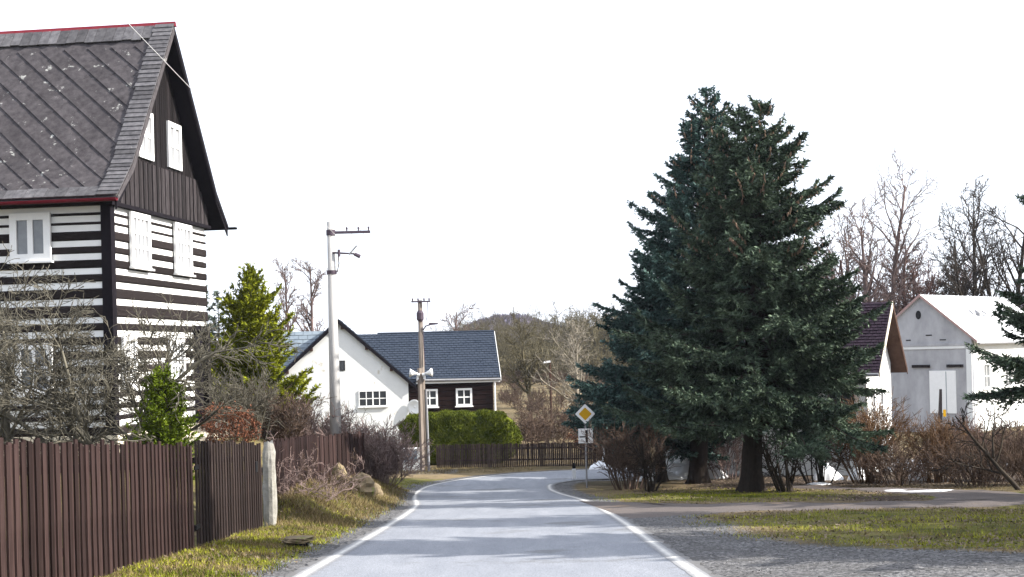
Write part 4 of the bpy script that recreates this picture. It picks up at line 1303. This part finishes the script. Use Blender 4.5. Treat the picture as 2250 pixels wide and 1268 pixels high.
tB = add_conifer('spruce_tree', 'tallest spruce, its thinner trunk behind and left of the thick one', grd(7.15, 53.4), 15.5, .36, nB_, M['spruce_blue'], (11.0, 1300), SG)
tB.rotation_euler = (0, rad(2.6), 0)
nC = conifer(23, 9.7, .88, .70, base=.17, droop=.18, tip=.2, el_base=0,
             extra=[(6.6, 3.1, 2.6), (3.4, 3.0, 3.3), (3.2, 3.3, 3.5), (2.2, 3.2, 3.6), (2.1, 2.8, 3.4)], **KW)
add_conifer('spruce_tree', 'shorter bluish spruce nearest the priority sign', grd(5.9, 55.2), 9.7, .22, nC, M['spruce_blue'], None, SG)
nD = conifer(24, 15.5, .23, 1.2, base=.2, el_base=2, droop=.17, tip=.2, extra=[(6.3, 3.0, 3.5), (5.9, 3.25, 3.3), (5.2, 2.9, 3.3)], **KW)
tD = add_conifer('spruce_tree', 'dark spruce cut off by the right edge, branches reaching in', grd(16.9, 36.0), 15.5, .36, nD, M['spruce'], None, SG)
# the row goes on along the drive to the right of the picture, where its shadows on the road come from
dup(tD, grd(13.6, 20.4), 2.0, 'spruce standing out of view right of the road, nearest the camera', .95)
dup(tD, grd(17.5, 27.2), 4.0, 'spruce standing out of view, farthest right of the drive', 1.05)

# ------------------------------------------------------------ conifers on the left
nE = conifer(31, 6.3, .70, .76, base=.05, whorl=.2, per=7, el_top=62, el_base=25, droop=.05, tip=.12, twig_step=.075, tl=(.16, .26), ln=.15, wd=.065, hang=-.2)
add_conifer('cypress_tree', 'yellow green pointed cypress between the log house and the white house', (-9.6, 50.5, -1.5), 6.3, .16, nE, M['lime'])
nF = conifer(32, 2.75, .62, .55, base=.06, whorl=.11, per=8, el_top=60, el_base=20, droop=.05, tip=.12, twig_step=.07, tl=(.1, .25), ln=.1, wd=.04, step=.06, hang=-.1)
add_conifer('thuja_bush', 'small bright green conifer before the striped gable of the log house', (-8.25, 32.2, -1.45), 2.75, .07, nF, M['green'])
nG = conifer(33, 9.0, .45, .72, base=.1, whorl=.34, per=6, twig_step=.2, ln=.2, wd=.09, step=.14)
tg = add_conifer('far_spruce_tree', 'grey green spruce just right of the log house corner', grd(-15.0, 70), 9.0, .16, nG, M['far_green'], None, 'distant spruces')
dup(tg, grd(-17.2, 76), 1.0, 'distant grey green spruce half hidden by the log house wall', 1.1)

# ------------------------------------------------------------ bare trees and shrubs, left
sgs = shrub_segs(41, 9, 6.2, .85, .085, (9, 8), base_r=.7, wig=.17, rmin=.009)
r_ = np.random.default_rng(5)
spec_fruit = [(6, .14, .0, 11, 25, 65, .42, .7, .12), (5, .18, -.01, 9, 25, 60, .4, .65, .15), (4, .2, -.01, 8, 25, 65, .4, .7, .1), (3, .22, -.02, 0, 0, 0, 0, 0, 0)]
stems = [((-.1, 0, -.1), (-.5, .0, 1), 4.2, .10), ((.1, .1, -.1), (.15, .1, 1), 4.4, .12), ((.3, 0, -.1), (.4, 0, 1), 3.6, .09), ((-.4, .1, -.1), (-1.0, .1, .9), 4.6, .09), ((0, 0, -.1), (-.2, -.2, 1), 4.3, .08)]
woody('garden_tree', 'wide grey many-stemmed bare tree in front of the log house', 'tree', (-9.9, 33.3, -1.35), M['twig_grey'], grow(r_, stems, spec_fruit, .0085))
stems = [((0, 0, -.1), (-.3, .0, 1), 5.2, .10), ((.1, .1, -.1), (.3, .1, 1), 4.7, .10), ((-.3, 0, -.1), (-.9, 0, .9), 3.8, .08), ((.2, 0, -.1), (.8, -.1, .9), 3.6, .08)]
woody('garden_tree', 'tangled bare tree at the left edge, covering the lower log wall', 'tree', (-12.6, 33.6, -1.25), M['twig_grey'], grow(np.random.default_rng(6), stems, spec_fruit, .0085))
G1 = 'leafless shrubs behind the board fence'
woody('leafless_shrub', 'bare grey brown shrub right of the log house corner', 'shrub', grd(-8.75, 44.6), M['twig_grey'], shrub_segs(42, 26, 2.0, .4, .026, (9, 8), base_r=.7), G1)
woody('leafless_shrub', 'russet bare shrub behind the fence, below the cypress', 'shrub', grd(-7.9, 46.0), M['twig_brown'], shrub_segs(43, 34, 1.9, .6, .024, (9, 8), base_r=.7), G1)
woody('leafless_shrub', 'purplish bare shrub just left of the concrete pole', 'shrub', (-7.3, 47.5, -2.6), M['twig_mauve'], shrub_segs(44, 60, 2.5, .7, .02, (9, 8), base_r=.8), G1)
woody('leafless_shrub', 'pale wispy shrub against the white gable, right of the concrete pole', 'shrub', (-6.7, 55.0, -3.3), M['twig_pale'], shrub_segs(45, 30, 2.6, .5, .022, (6, 5), base_r=.6), G1)
woody('leafless_shrub', 'low grey brown shrub before the white gable window', 'shrub', (-5.9, 51.5, -3.2), M['twig_mauve'], shrub_segs(46, 64, 1.9, .7, .018, (9, 7), base_r=.8), G1)
woody('roadside_bush', 'round purple brown twiggy bush at the end of the board fence', 'shrub', (-4.75, 48.6, -3.15), M['twig_mauve'], shrub_segs(47, 70, 2.2, .85, .015, (9, 7), base_r=.35, wig=.08), None)
woody('bramble_bush', 'tangled pinkish bare bramble leaning over the bank by the fence', 'shrub', (-5.25, 33.2, -1.95), M['twig_mauve'], shrub_segs(48, 18, 1.6, 1.0, .014, (6, 5), base_r=.6, wig=.25, up=-.05, rmin=.006), None)
woody('bramble_bush', 'low brown bramble on the bank above the ochre rock', 'shrub', (-5.3, 37.0, -2.2), M['twig_brown'], shrub_segs(49, 18, 1.3, 1.1, .014, (6, 5), base_r=.7, wig=.25, up=-.06, rmin=.006), None)
# rust-leaved beech
bs = shrub_segs(50, 14, 1.5, .5, .02, (6, 5), base_r=.5)
bt = woody('beech_bush', 'beech bush with dead rust leaves beside the cream terrace', 'shrub', (-8.75, 42.3, -1.3), M['twig_brown'], bs)
tips = bs[1][bs[2] < .011]
idx = rng.choice(len(tips), min(2600, len(tips) * 3))
v, f = leaf_geo(tips[idx] + rng.normal(0, .06, (len(idx), 3)), rand_dir(len(idx)), rand_dir(len(idx)), .08, .06)
obj('leaves', np_mesh('leaves', v, f), M['leaf_rust'], bt)
G2 = 'bare trees beyond the white house'
b1 = woody('slender_tree', 'slender bare tree behind the pale roof, left of its twin', 'tree', grd(-18.2, 112), M['twig_purple'], tree_segs(51, 12.3, .22, (26, 7, 5), .03, (25, 55), (.16, .28), .3, .018), G2, .05)
woody('slender_tree', 'slender bare tree right behind the pale roof, nearer the concrete pole', 'tree', grd(-16.6, 114), M['twig_purple'], tree_segs(52, 12.6, .24, (28, 7, 5), .025, (25, 55), (.16, .28), .3, .018), G2, .05)

# ------------------------------------------------------------ hedge
def hedge():
    t = thing('clipped_hedge', 'rounded clipped green hedge in front of the dark timber wing', 'hedge', (-2.75, 68.6, -3.95))
    hw, hd_, hh = 2.95, .85, 2.62
    def surf(a, b, sc):
        # superellipsoid
        ca, sa, cb, sb = np.cos(a), np.sin(a), np.cos(b), np.sin(b)
        e = .55
        pw = lambda c: np.sign(c) * np.abs(c) ** e
        lump = 1 + .05 * np.sin(a * 7) * np.cos(b * 5) + .03 * np.sin(a * 13 + b * 9)
        return np.stack([hw * pw(ca) * pw(cb), hd_ * pw(sa) * pw(cb), hh * .5 + hh * .5 * pw(sb)], -1) * np.stack([lump * sc, lump * sc, 1 + 0 * lump], -1)
    a, b = np.meshgrid(np.linspace(0, 2 * math.pi, 60), np.linspace(-1.55, 1.55, 24))
    V = surf(a, b, .93).reshape(-1, 3)
    i = (np.arange(23)[:, None] * 60 + np.arange(59)[None, :]).ravel()
    obj('inner_growth', np_mesh('inner_growth', V, np.stack([i, i + 1, i + 61, i + 60], 1)), M['hedge'], t)
    n = 42000
    q = rng.uniform(-1, 1, (n, 3))
    ar = np.array([hd_ * hh / 2, hw * hh / 2, hw * hd_])
    ax = rng.choice(3, n, p=ar / ar.sum())
    q[np.arange(n), ax] = np.sign(q[np.arange(n), ax])
    q = q / (np.abs(q) ** 3.6).sum(1, keepdims=True) ** (1 / 3.6)
    lump = 1 + .04 * np.sin(q[:, 0] * 9) * np.cos(q[:, 2] * 4) + .03 * np.sin(q[:, 0] * 21 + q[:, 2] * 6)
    P = q * np.array([hw, hd_, hh / 2]) * (rng.uniform(.92, 1.02, n) * lump)[:, None] + np.array([0, 0, hh / 2])
    D = norm(rand_dir(n) * .7 + norm(P - np.array([0, 0, 1.2])) * .5 + np.array([0, 0, .6]))
    v, f = leaf_geo(P, D, norm(np.cross(D, rand_dir(n))), rng.uniform(.07, .17, n), rng.uniform(.03, .07, n))
    obj('leaves', np_mesh('leaves', v, f), M['hedge'], t)
hedge()

# ------------------------------------------------------------ shrubs on the right
G3 = 'bare shrubs round the spruces'
woody('fan_bush', 'brown twiggy bush right of the priority sign, under the spruce tips', 'shrub', grd(4.15, 49.6), M['twig_brown'], shrub_segs(61, 40, 2.2, .5, .022, (8, 6), base_r=.5, wig=.07), G3)
woody('fan_bush', 'dark forked bush at the road side of the grass island', 'shrub', grd(4.75, 48.0), M['twig_dark'], shrub_segs(62, 9, 2.0, .6, .045, (6, 5), base_r=.25, wig=.16), G3)
woody('fan_bush', 'dark stemmed bush just right of the thick spruce trunk', 'shrub', grd(8.95, 44.5), M['twig_dark'], shrub_segs(63, 11, 2.2, .42, .055, (6, 5), base_r=.4, wig=.1), G3)
woody('fan_bush', 'dark bush with several stems between the drive and the snow heap', 'shrub', grd(11.3, 50.6), M['twig_dark'], shrub_segs(64, 16, 2.6, .45, .04, (7, 5), base_r=.5, wig=.1), G3)
woody('fan_bush', 'big orange brown fan shaped shrub before the cream white house', 'shrub', grd(12.9, 50.0), M['twig_rust'], shrub_segs(65, 60, 2.8, .62, .02, (8, 6), base_r=.5, wig=.07), G3)
woody('fan_bush', 'low dark brown bush at the foot of the orange brown shrub', 'shrub', grd(13.2, 47.0), M['twig_brown'], shrub_segs(66, 40, 1.4, .7, .016, (7, 5), base_r=.5, wig=.1), G3)
woody('fan_bush', 'rusty bare shrub below the leaning post', 'shrub', grd(15.3, 49.5), M['twig_rust'], shrub_segs(67, 50, 2.2, .55, .02, (8, 6), base_r=.7, wig=.08), G3)
woody('fan_bush', 'pinkish brown bare shrub in front of the grey plaster gable', 'shrub', grd(17.3, 50.0), M['twig_red'], shrub_segs(68, 56, 2.1, .6, .02, (8, 6), base_r=.8, wig=.08), G3)
woody('fan_bush', 'dense brown shrub at the right edge behind the small dark tree', 'shrub', grd(19.2, 49.0), M['twig_brown'], shrub_segs(69, 56, 2.2, .65, .02, (8, 6), base_r=.9, wig=.08), G3)
woody('fan_bush', 'low brown bush on the edge of the drive before the pinkish shrub', 'shrub', grd(15.4, 45.2), M['twig_brown'], shrub_segs(70, 50, 1.75, .75, .016, (7, 5), base_r=.8, wig=.09), G3)
woody('fan_bush', 'low brown bush on the edge of the drive at the right edge', 'shrub', grd(17.4, 45.2), M['twig_brown'], shrub_segs(71, 50, 1.85, .75, .016, (7, 5), base_r=.9, wig=.09), G3)
woody('fan_bush', 'brown bare bush behind the two spruce trunks', 'shrub', grd(8.9, 56.2), M['twig_purple'], shrub_segs(72, 36, 2.0, .6, .02, (7, 5), base_r=.7, wig=.09), G3)
stems = [((0, 0, -.1), (-.75, .0, 1), 3.0, .085), ((-.35, 0, .45), (-1.8, .0, .5), 1.9, .045), ((-.8, 0, 1.0), (.1, .1, 1), 1.5, .04)]
woody('small_tree', 'small dark leaning bare tree at the right edge of the drive', 'tree', grd(15.0, 40.5), M['twig_dark'],
      grow(np.random.default_rng(73), stems, [(6, .07, -.02, 8, 30, 70, .3, .55, .25), (5, .15, 0, 5, 30, 60, .35, .6, .2), (3, .2, 0, 0, 0, 0, 0, 0, 0)], .012))

# ------------------------------------------------------------ bare trees behind the right-hand houses
G4 = 'tall bare trees behind the right-hand houses'
for (px, y, H, seed, m_, forks, lab) in (
        (29.0, 105, 17.6, 81, 'twig_purple', 2, 'tallest forked bare tree rising between the two right-hand houses'),
        (26.6, 103, 14.2, 82, 'twig_purple', 1, 'thin bare tree rising beside the tallest forked one'),
        (35.3, 103, 15.2, 83, 'twig_dark', 3, 'dark many-limbed bare tree over the bright pale roof'),
        (38.2, 106, 16.0, 84, 'twig_dark', 2, 'dark bare tree at the right edge over the pale roof'),
        (31.2, 108, 12.0, 85, 'twig_red', 2, 'reddish bare tree right of the tallest forked one'),
        (27.3, 110, 12.0, 86, 'twig_red', 2, 'reddish bare tree above the purple slate roof'),
        (25.0, 112, 11.0, 87, 'twig_red', 3, 'rounded reddish bare tree beside the spruce crown'),
        (33.2, 112, 11.0, 88, 'twig_red', 2, 'low reddish bare tree behind the pale roof ridge'),
        (29.6, 116, 11.5, 90, 'twig_purple', 3, 'broad greyish bare tree filling the gap behind the tallest forked one'),
        (24.2, 104, 12.6, 91, 'twig_purple', 2, 'bare tree whose top shows against the sky just right of the spruce crown'),
        (36.6, 110, 10.5, 92, 'twig_red', 3, 'dense reddish bare tree low behind the dark many-limbed one')):
    woody('leafless_tree', lab, 'tree', grd(px, y), M[m_], tree_segs(seed, H, .3, (20, 7, 6) if m_ == 'twig_red' else (14, 7, 6), .05, (22, 50), (.28, .45), .25, .02, forks=forks), G4, .06)
nP = conifer(89, 12.0, .5, .6, base=.3, whorl=.5, per=5, twig_step=.25, ln=.25, wd=.11, step=.2)
tp_ = add_conifer('pine_tree', 'dark pine between the reddish trees and the many-limbed bare tree', grd(34.0, 116), 11.0, .2, nP, M['spruce'], None, 'pines behind the pale roof')
dup(tp_, grd(37.0, 118), 1.3, 'dark pine beneath the many-limbed bare tree over the pale roof', .85)

# ------------------------------------------------------------ wooded hillside
VAR = [tree_segs(100 + q, 8.5 + q % 3, .15, (11, 6, 5), .07, (30, 60), (.3, .5), .2, .028, forks=1 + q % 2) for q in range(6)]
Vs, Fs, o = [], [], 0
r = np.random.default_rng(99)
for q in range(460):
    y = r.uniform(168, 300)
    x = r.uniform(-.045 * y, 110)
    if q < 260: x = r.uniform(-.04 * y, 32); y = r.uniform(168, 260)
    A, B, RA, RB = VAR[r.integers(6)]
    keep = r.random(len(A)) < (.9 if q < 260 else .5)
    keep |= RA > .05
    w = r.uniform(0, 6.28); sc = r.uniform(.5, .82)
    R_ = np.array([[math.cos(w), -math.sin(w), 0], [math.sin(w), math.cos(w), 0], [0, 0, 1]]) * sc
    if 1125 + 3000 * x / y < 1200: sc *= .5
    off = np.array(grd(x, y))
    v, f = seg_geo(A[keep] @ R_.T + off, B[keep] @ R_.T + off, RA[keep] * sc, RB[keep] * sc, 3)
    Vs.append(v); Fs.append(f + o); o += len(v)
SV = [shrub_segs(140 + q, 14, 3.2, .6, .04, (7, 6), base_r=.9, wig=.12, rmin=.022) for q in range(3)]
for q in range(330):
    y = r.uniform(156, 275)
    x = r.uniform(-.045 * y, .1 * y + 12)
    A, B, RA, RB = SV[r.integers(3)]
    w = r.uniform(0, 6.28); sc = r.uniform(.6, 1.25)
    R_ = np.array([[math.cos(w), -math.sin(w), 0], [math.sin(w), math.cos(w), 0], [0, 0, 1]]) * sc
    off = np.array(grd(x, y))
    v, f = seg_geo(A @ R_.T + off, B @ R_.T + off, RA * sc, RB * sc, 3)
    Vs.append(v); Fs.append(f + o); o += len(v)
tag(obj('hillside_wood', np_mesh('hillside_wood', np.concatenate(Vs), np.concatenate(Fs)), M['twig_olive']), 'bare olive brown wood covering the hillside behind the bend', kind='stuff')
Vs, Fs, o = [], [], 0
for q in range(60):
    y = r.uniform(92, 158)
    x = r.uniform(-.05 * y, .1 * y + 3)
    A, B, RA, RB = SV[r.integers(3)]
    w = r.uniform(0, 6.28); sc = r.uniform(.25, .55)
    R_ = np.array([[math.cos(w), -math.sin(w), 0], [math.sin(w), math.cos(w), 0], [0, 0, 1]]) * sc
    off = np.array(grd(x, y))
    v, f = seg_geo(A @ R_.T + off, B @ R_.T + off, RA * sc, RB * sc, 3)
    Vs.append(v); Fs.append(f + o); o += len(v)
tag(obj('field_scrub', np_mesh('field_scrub', np.concatenate(Vs), np.concatenate(Fs)), M['twig_brown']), 'low brown scrub dotted over the tan field below the wood', kind='stuff')
G5 = 'single trees before the wooded hillside'
woody('orchard_tree', 'spreading pale barked bare tree left of the priority sign', 'tree', grd(4.0, 88.0), M['twig_pale'], tree_segs(120, 6.4, .2, (10, 7, 6), .09, (30, 60), (.4, .65), .3, .014, forks=2), G5, .04)
woody('orchard_tree', 'round olive bare tree right behind the blue grey roof end', 'tree', grd(1.6, 118.0), M['twig_olive'], tree_segs(121, 6.6, .2, (12, 7, 6), .08, (30, 60), (.4, .6), .2, .022, forks=2), G5, .05)
woody('orchard_tree', 'tall thin bare tree showing above the blue grey roof', 'tree', grd(-4.9, 125.0), M['twig_purple'], tree_segs(122, 8.6, .18, (12, 7, 5), .06, (30, 60), (.3, .5), .2, .022), G5, .05)
woody('orchard_tree', 'pale bare tree on the field behind the street lamp', 'tree', grd(6.2, 128.0), M['twig_pale'], tree_segs(123, 6.8, .18, (12, 7, 5), .08, (30, 60), (.35, .55), .2, .022), G5, .05)
G6 = 'brown bushes in the garden beyond the low fence'
woody('garden_bush', 'dark brown garden bush right of the hedge', 'shrub', grd(1.2, 78.0), M['twig_brown'], shrub_segs(130, 40, 2.1, .9, .018, (7, 5), base_r=.9, wig=.12, rmin=.012), G6)
woody('garden_bush', 'brown garden bush below the street lamp', 'shrub', grd(2.6, 80.0), M['twig_brown'], shrub_segs(131, 40, 2.2, .9, .018, (7, 5), base_r=.9, wig=.12, rmin=.012), G6)
woody('garden_bush', 'grey garden bush behind the low slat fence, right of the pale tree', 'shrub', grd(5.2, 72.0), M['twig_purple'], shrub_segs(132, 40, 2.2, .7, .018, (7, 5), base_r=.9, wig=.12, rmin=.012), G6)
br_ = shrub_segs(133, 16, 1.5, .5, .016, (6, 5), base_r=.3)
bt = woody('garden_bush', 'small bush with rust red leaves beside the road sign plate', 'shrub', grd(3.85, 72.0), M['twig_brown'], br_, G6)
tips = br_[1][br_[2] < .011]
idx = rng.choice(len(tips), min(1500, len(tips) * 2))
v, f = leaf_geo(tips[idx] + rng.normal(0, .06, (len(idx), 3)), rand_dir(len(idx)), rand_dir(len(idx)), .09, .07)
obj('leaves', np_mesh('leaves', v, f), M['leaf_rust'], bt)

# ------------------------------------------------------------ snow
def heap(loc, sx, sy, h, seed):
    r = np.random.default_rng(seed)
    n, k = 28, 8
    vs = [(0, 0, h)]
    fs = []
    ph_ = r.uniform(0, 6, 4)
    for j in range(1, k + 1):
        t = j / k
        for i in range(n):
            w = 2 * math.pi * i / n
            e = 1 + .18 * math.sin(2 * w + ph_[0]) + .12 * math.sin(5 * w + ph_[1]) + r.normal(0, .03)
            vs.append((sx * t * e * math.cos(w), sy * t * e * math.sin(w), h * (1 - t ** 1.8) * (1 + r.normal(0, .12)) - (.08 if j == k else 0)))
    for i in range(n): fs.append((0, 1 + i, 1 + (i + 1) % n))
    for j in range(k - 1):
        for i in range(n):
            a = 1 + j * n
            fs.append((a + i, a + n + i, a + n + (i + 1) % n, a + (i + 1) % n))
    V = [(x + loc[0], y + loc[1], z + float(gz(x + loc[0], y + loc[1])) + .01) for x, y, z in vs]
    return V, fs
sn = MB()
for loc, sx, sy, h, sd in (((7.4, 57.0), 1.5, .8, .75, 1), ((5.9, 56.3), .9, .5, .3, 2), ((12.2, 53.5), .6, .4, .5, 3), ((13.4, 53.3), .5, .35, .45, 4), ((11.0, 49.6), .5, .7, .05, 5),
                           ((12.6, 41.8), .85, .6, .05, 6), ((11.9, 42.8), .5, .5, .04, 9), ((4.0, 63.3), .6, .4, .35, 7), ((15.2, 51.3), .35, .3, .8, 8)):
    sn.add(*heap(loc, sx, sy, h, sd))
tag(obj('snow', sn, M['snow'], smooth=True), 'last patches and heaps of old snow under the trees', kind='stuff')

# ------------------------------------------------------------ grass, litter, gravel
def blades(pts, h, w, lean, material, name, label):
    n = len(pts)
    D = norm(np.stack([rng.normal(0, lean, n), rng.normal(0, lean, n), np.ones(n)], 1))
    a = rng.uniform(0, math.pi, n)
    U = np.stack([np.cos(a), np.sin(a), np.zeros(n)], 1)
    v, f = leaf_geo(pts, D, U, h, w)
    return tag(obj(name, np_mesh(name, v, f), material), label, kind='stuff')
def scatter(n, x0, x1, y0, y1, dens=None):
    y = rng.uniform(y0, y1, n)
    x = rng.uniform(x0, x1, n)
    k = road_dist(x, y) > 2.75 + rng.uniform(0, .5, n)
    if dens is not None: k &= rng.random(n) < dens(x, y)
    x, y = x[k], y[k]
    return np.stack([x, y, gz(x, y) - .01], 1)
def clump(x, y, f=1.7, s=0):
    return np.clip(.5 + .55 * wob(x, y, f, 1 + s), .03, 1)
def in_drive(x, y):
    poly = np.concatenate([A_, B_[::-1]])
    inside = np.zeros(len(x), bool)
    j = len(poly) - 1
    for i in range(len(poly)):
        xi, yi = poly[i]; xj, yj = poly[j]
        c = ((yi > y) != (yj > y)) & (x < (xj - xi) * (y - yi) / (yj - yi + 1e-9) + xi)
        inside ^= c
        j = i
    return inside
right = lambda x, y: clump(x, y, 1.1) * sst((x - 3.2) / 1.6) * (y > 23.5 - (x - 2.6) * 1.15 + .3) * ~in_drive(x, y)
isl = lambda x, y: clump(x, y, 1.0, 2) * np.exp(-((x - 6.5) / 3.2) ** 2 - ((y - 42.5) / 4.5) ** 2) * ~in_drive(x, y)
left = lambda x, y: clump(x, y, 2.1, 3) * sst((-3.15 - x) / .6)
gp1 = np.concatenate([scatter(26000, 3, 12, 17, 31, right), scatter(45000, 2, 11, 37, 52, isl), scatter(34000, -5.3, -3, 16, 31, left), scatter(24000, -5.6, -3.2, 31, 58, left)])
blades(gp1, rng.uniform(.03, .10, len(gp1)), .018, .6, M['blade_green'], 'grass', 'short green grass on the verges and the island')
l2 = lambda x, y: np.clip(1 - clump(x, y, 2.1, 3) * .5, .2, 1) * sst((-3.2 - x) / .9)
r2 = lambda x, y: clump(x, y, 1.1, 5) * sst((x - 3.0) / 2) * (y > 23 - (x - 2.6) * 1.1) * ~in_drive(x, y)
gp2 = np.concatenate([scatter(22000, 3, 13, 17, 33, r2), scatter(22000, -5.3, -3.1, 16, 31, l2), scatter(34000, -5.8, -3.3, 30, 52, l2), scatter(7000, -6, 1, 62.8, 66, lambda x, y: .6 + 0 * x),
                      scatter(8000, 11, 20, 36, 47, lambda x, y: clump(x, y) * ~in_drive(x, y))])
blades(gp2, rng.uniform(.04, .12, len(gp2)) * np.where((gp2[:, 0] < -3) & (gp2[:, 1] > 29), 1.9, 1), .018, .9, M['blade_dry'], 'dry_grass', 'long dead straw grass on the banks and verges')
gp3 = np.concatenate([scatter(26000, 3, 14, 17, 52, lambda x, y: .8 * clump(x, y, .8, 7) * ~in_drive(x, y) * (y > 23 - (x - 2.6) * 1.1) * (x > 4)), scatter(6000, -5.4, -3, 18, 52, left), scatter(9000, 8, 18, 44, 56, lambda x, y: .9 * ~in_drive(x, y))])
D = norm(rand_dir(len(gp3)) * np.array([1, 1, .35]))
v, f = leaf_geo(gp3 + np.array([0, 0, .03]), D, norm(np.cross(D, np.array([0, 0, 1.]) + rand_dir(len(gp3)) * .4)), .07, .05)
tag(obj('leaf_litter', np_mesh('leaf_litter', v, f), M['leaf_litter']), 'scattered dead leaves on the grass and soil', kind='stuff')
gx = np.concatenate([scatter(14000, 2.4, 9, 16, 32, lambda x, y: (y < 24.5 - (x - 2.6) * 1.1) | (x < 4.2)), scatter(5000, -4.4, -2.6, 16, 50)])
sz = rng.uniform(.006, .02, len(gx))
A = gx + np.array([0, 0, 1]) * (sz * .2)[:, None]
B = A + norm(rand_dir(len(gx)) * np.array([1, 1, .3])) * sz[:, None]
v, f = seg_geo(A, B, sz * .8, sz * .6, 4)
tag(obj('gravel', np_mesh('gravel', v, f), M['gravel']), 'loose gravel stones along both road shoulders', kind='stuff')

# ------------------------------------------------------------ thin blue air over the valley
HAZE = 0.00012
if HAZE:
    hz_ = MB().box(-520, 520, -30, 920, -60, 60)
    hm = bpy.data.materials.new('air')
    hm.use_nodes = True
    hm.node_tree.nodes.clear()
    pv = hm.node_tree.nodes.new('ShaderNodeVolumePrincipled')
    pv.inputs['Color'].default_value = (.8, .86, 1, 1)
    pv.inputs['Density'].default_value = HAZE
    ho = hm.node_tree.nodes.new('ShaderNodeOutputMaterial')
    hm.node_tree.links.new(pv.outputs[0], ho.inputs['Volume'])
    tag(obj('haze', hz_, hm), 'thin air haze over the valley', kind='stuff')
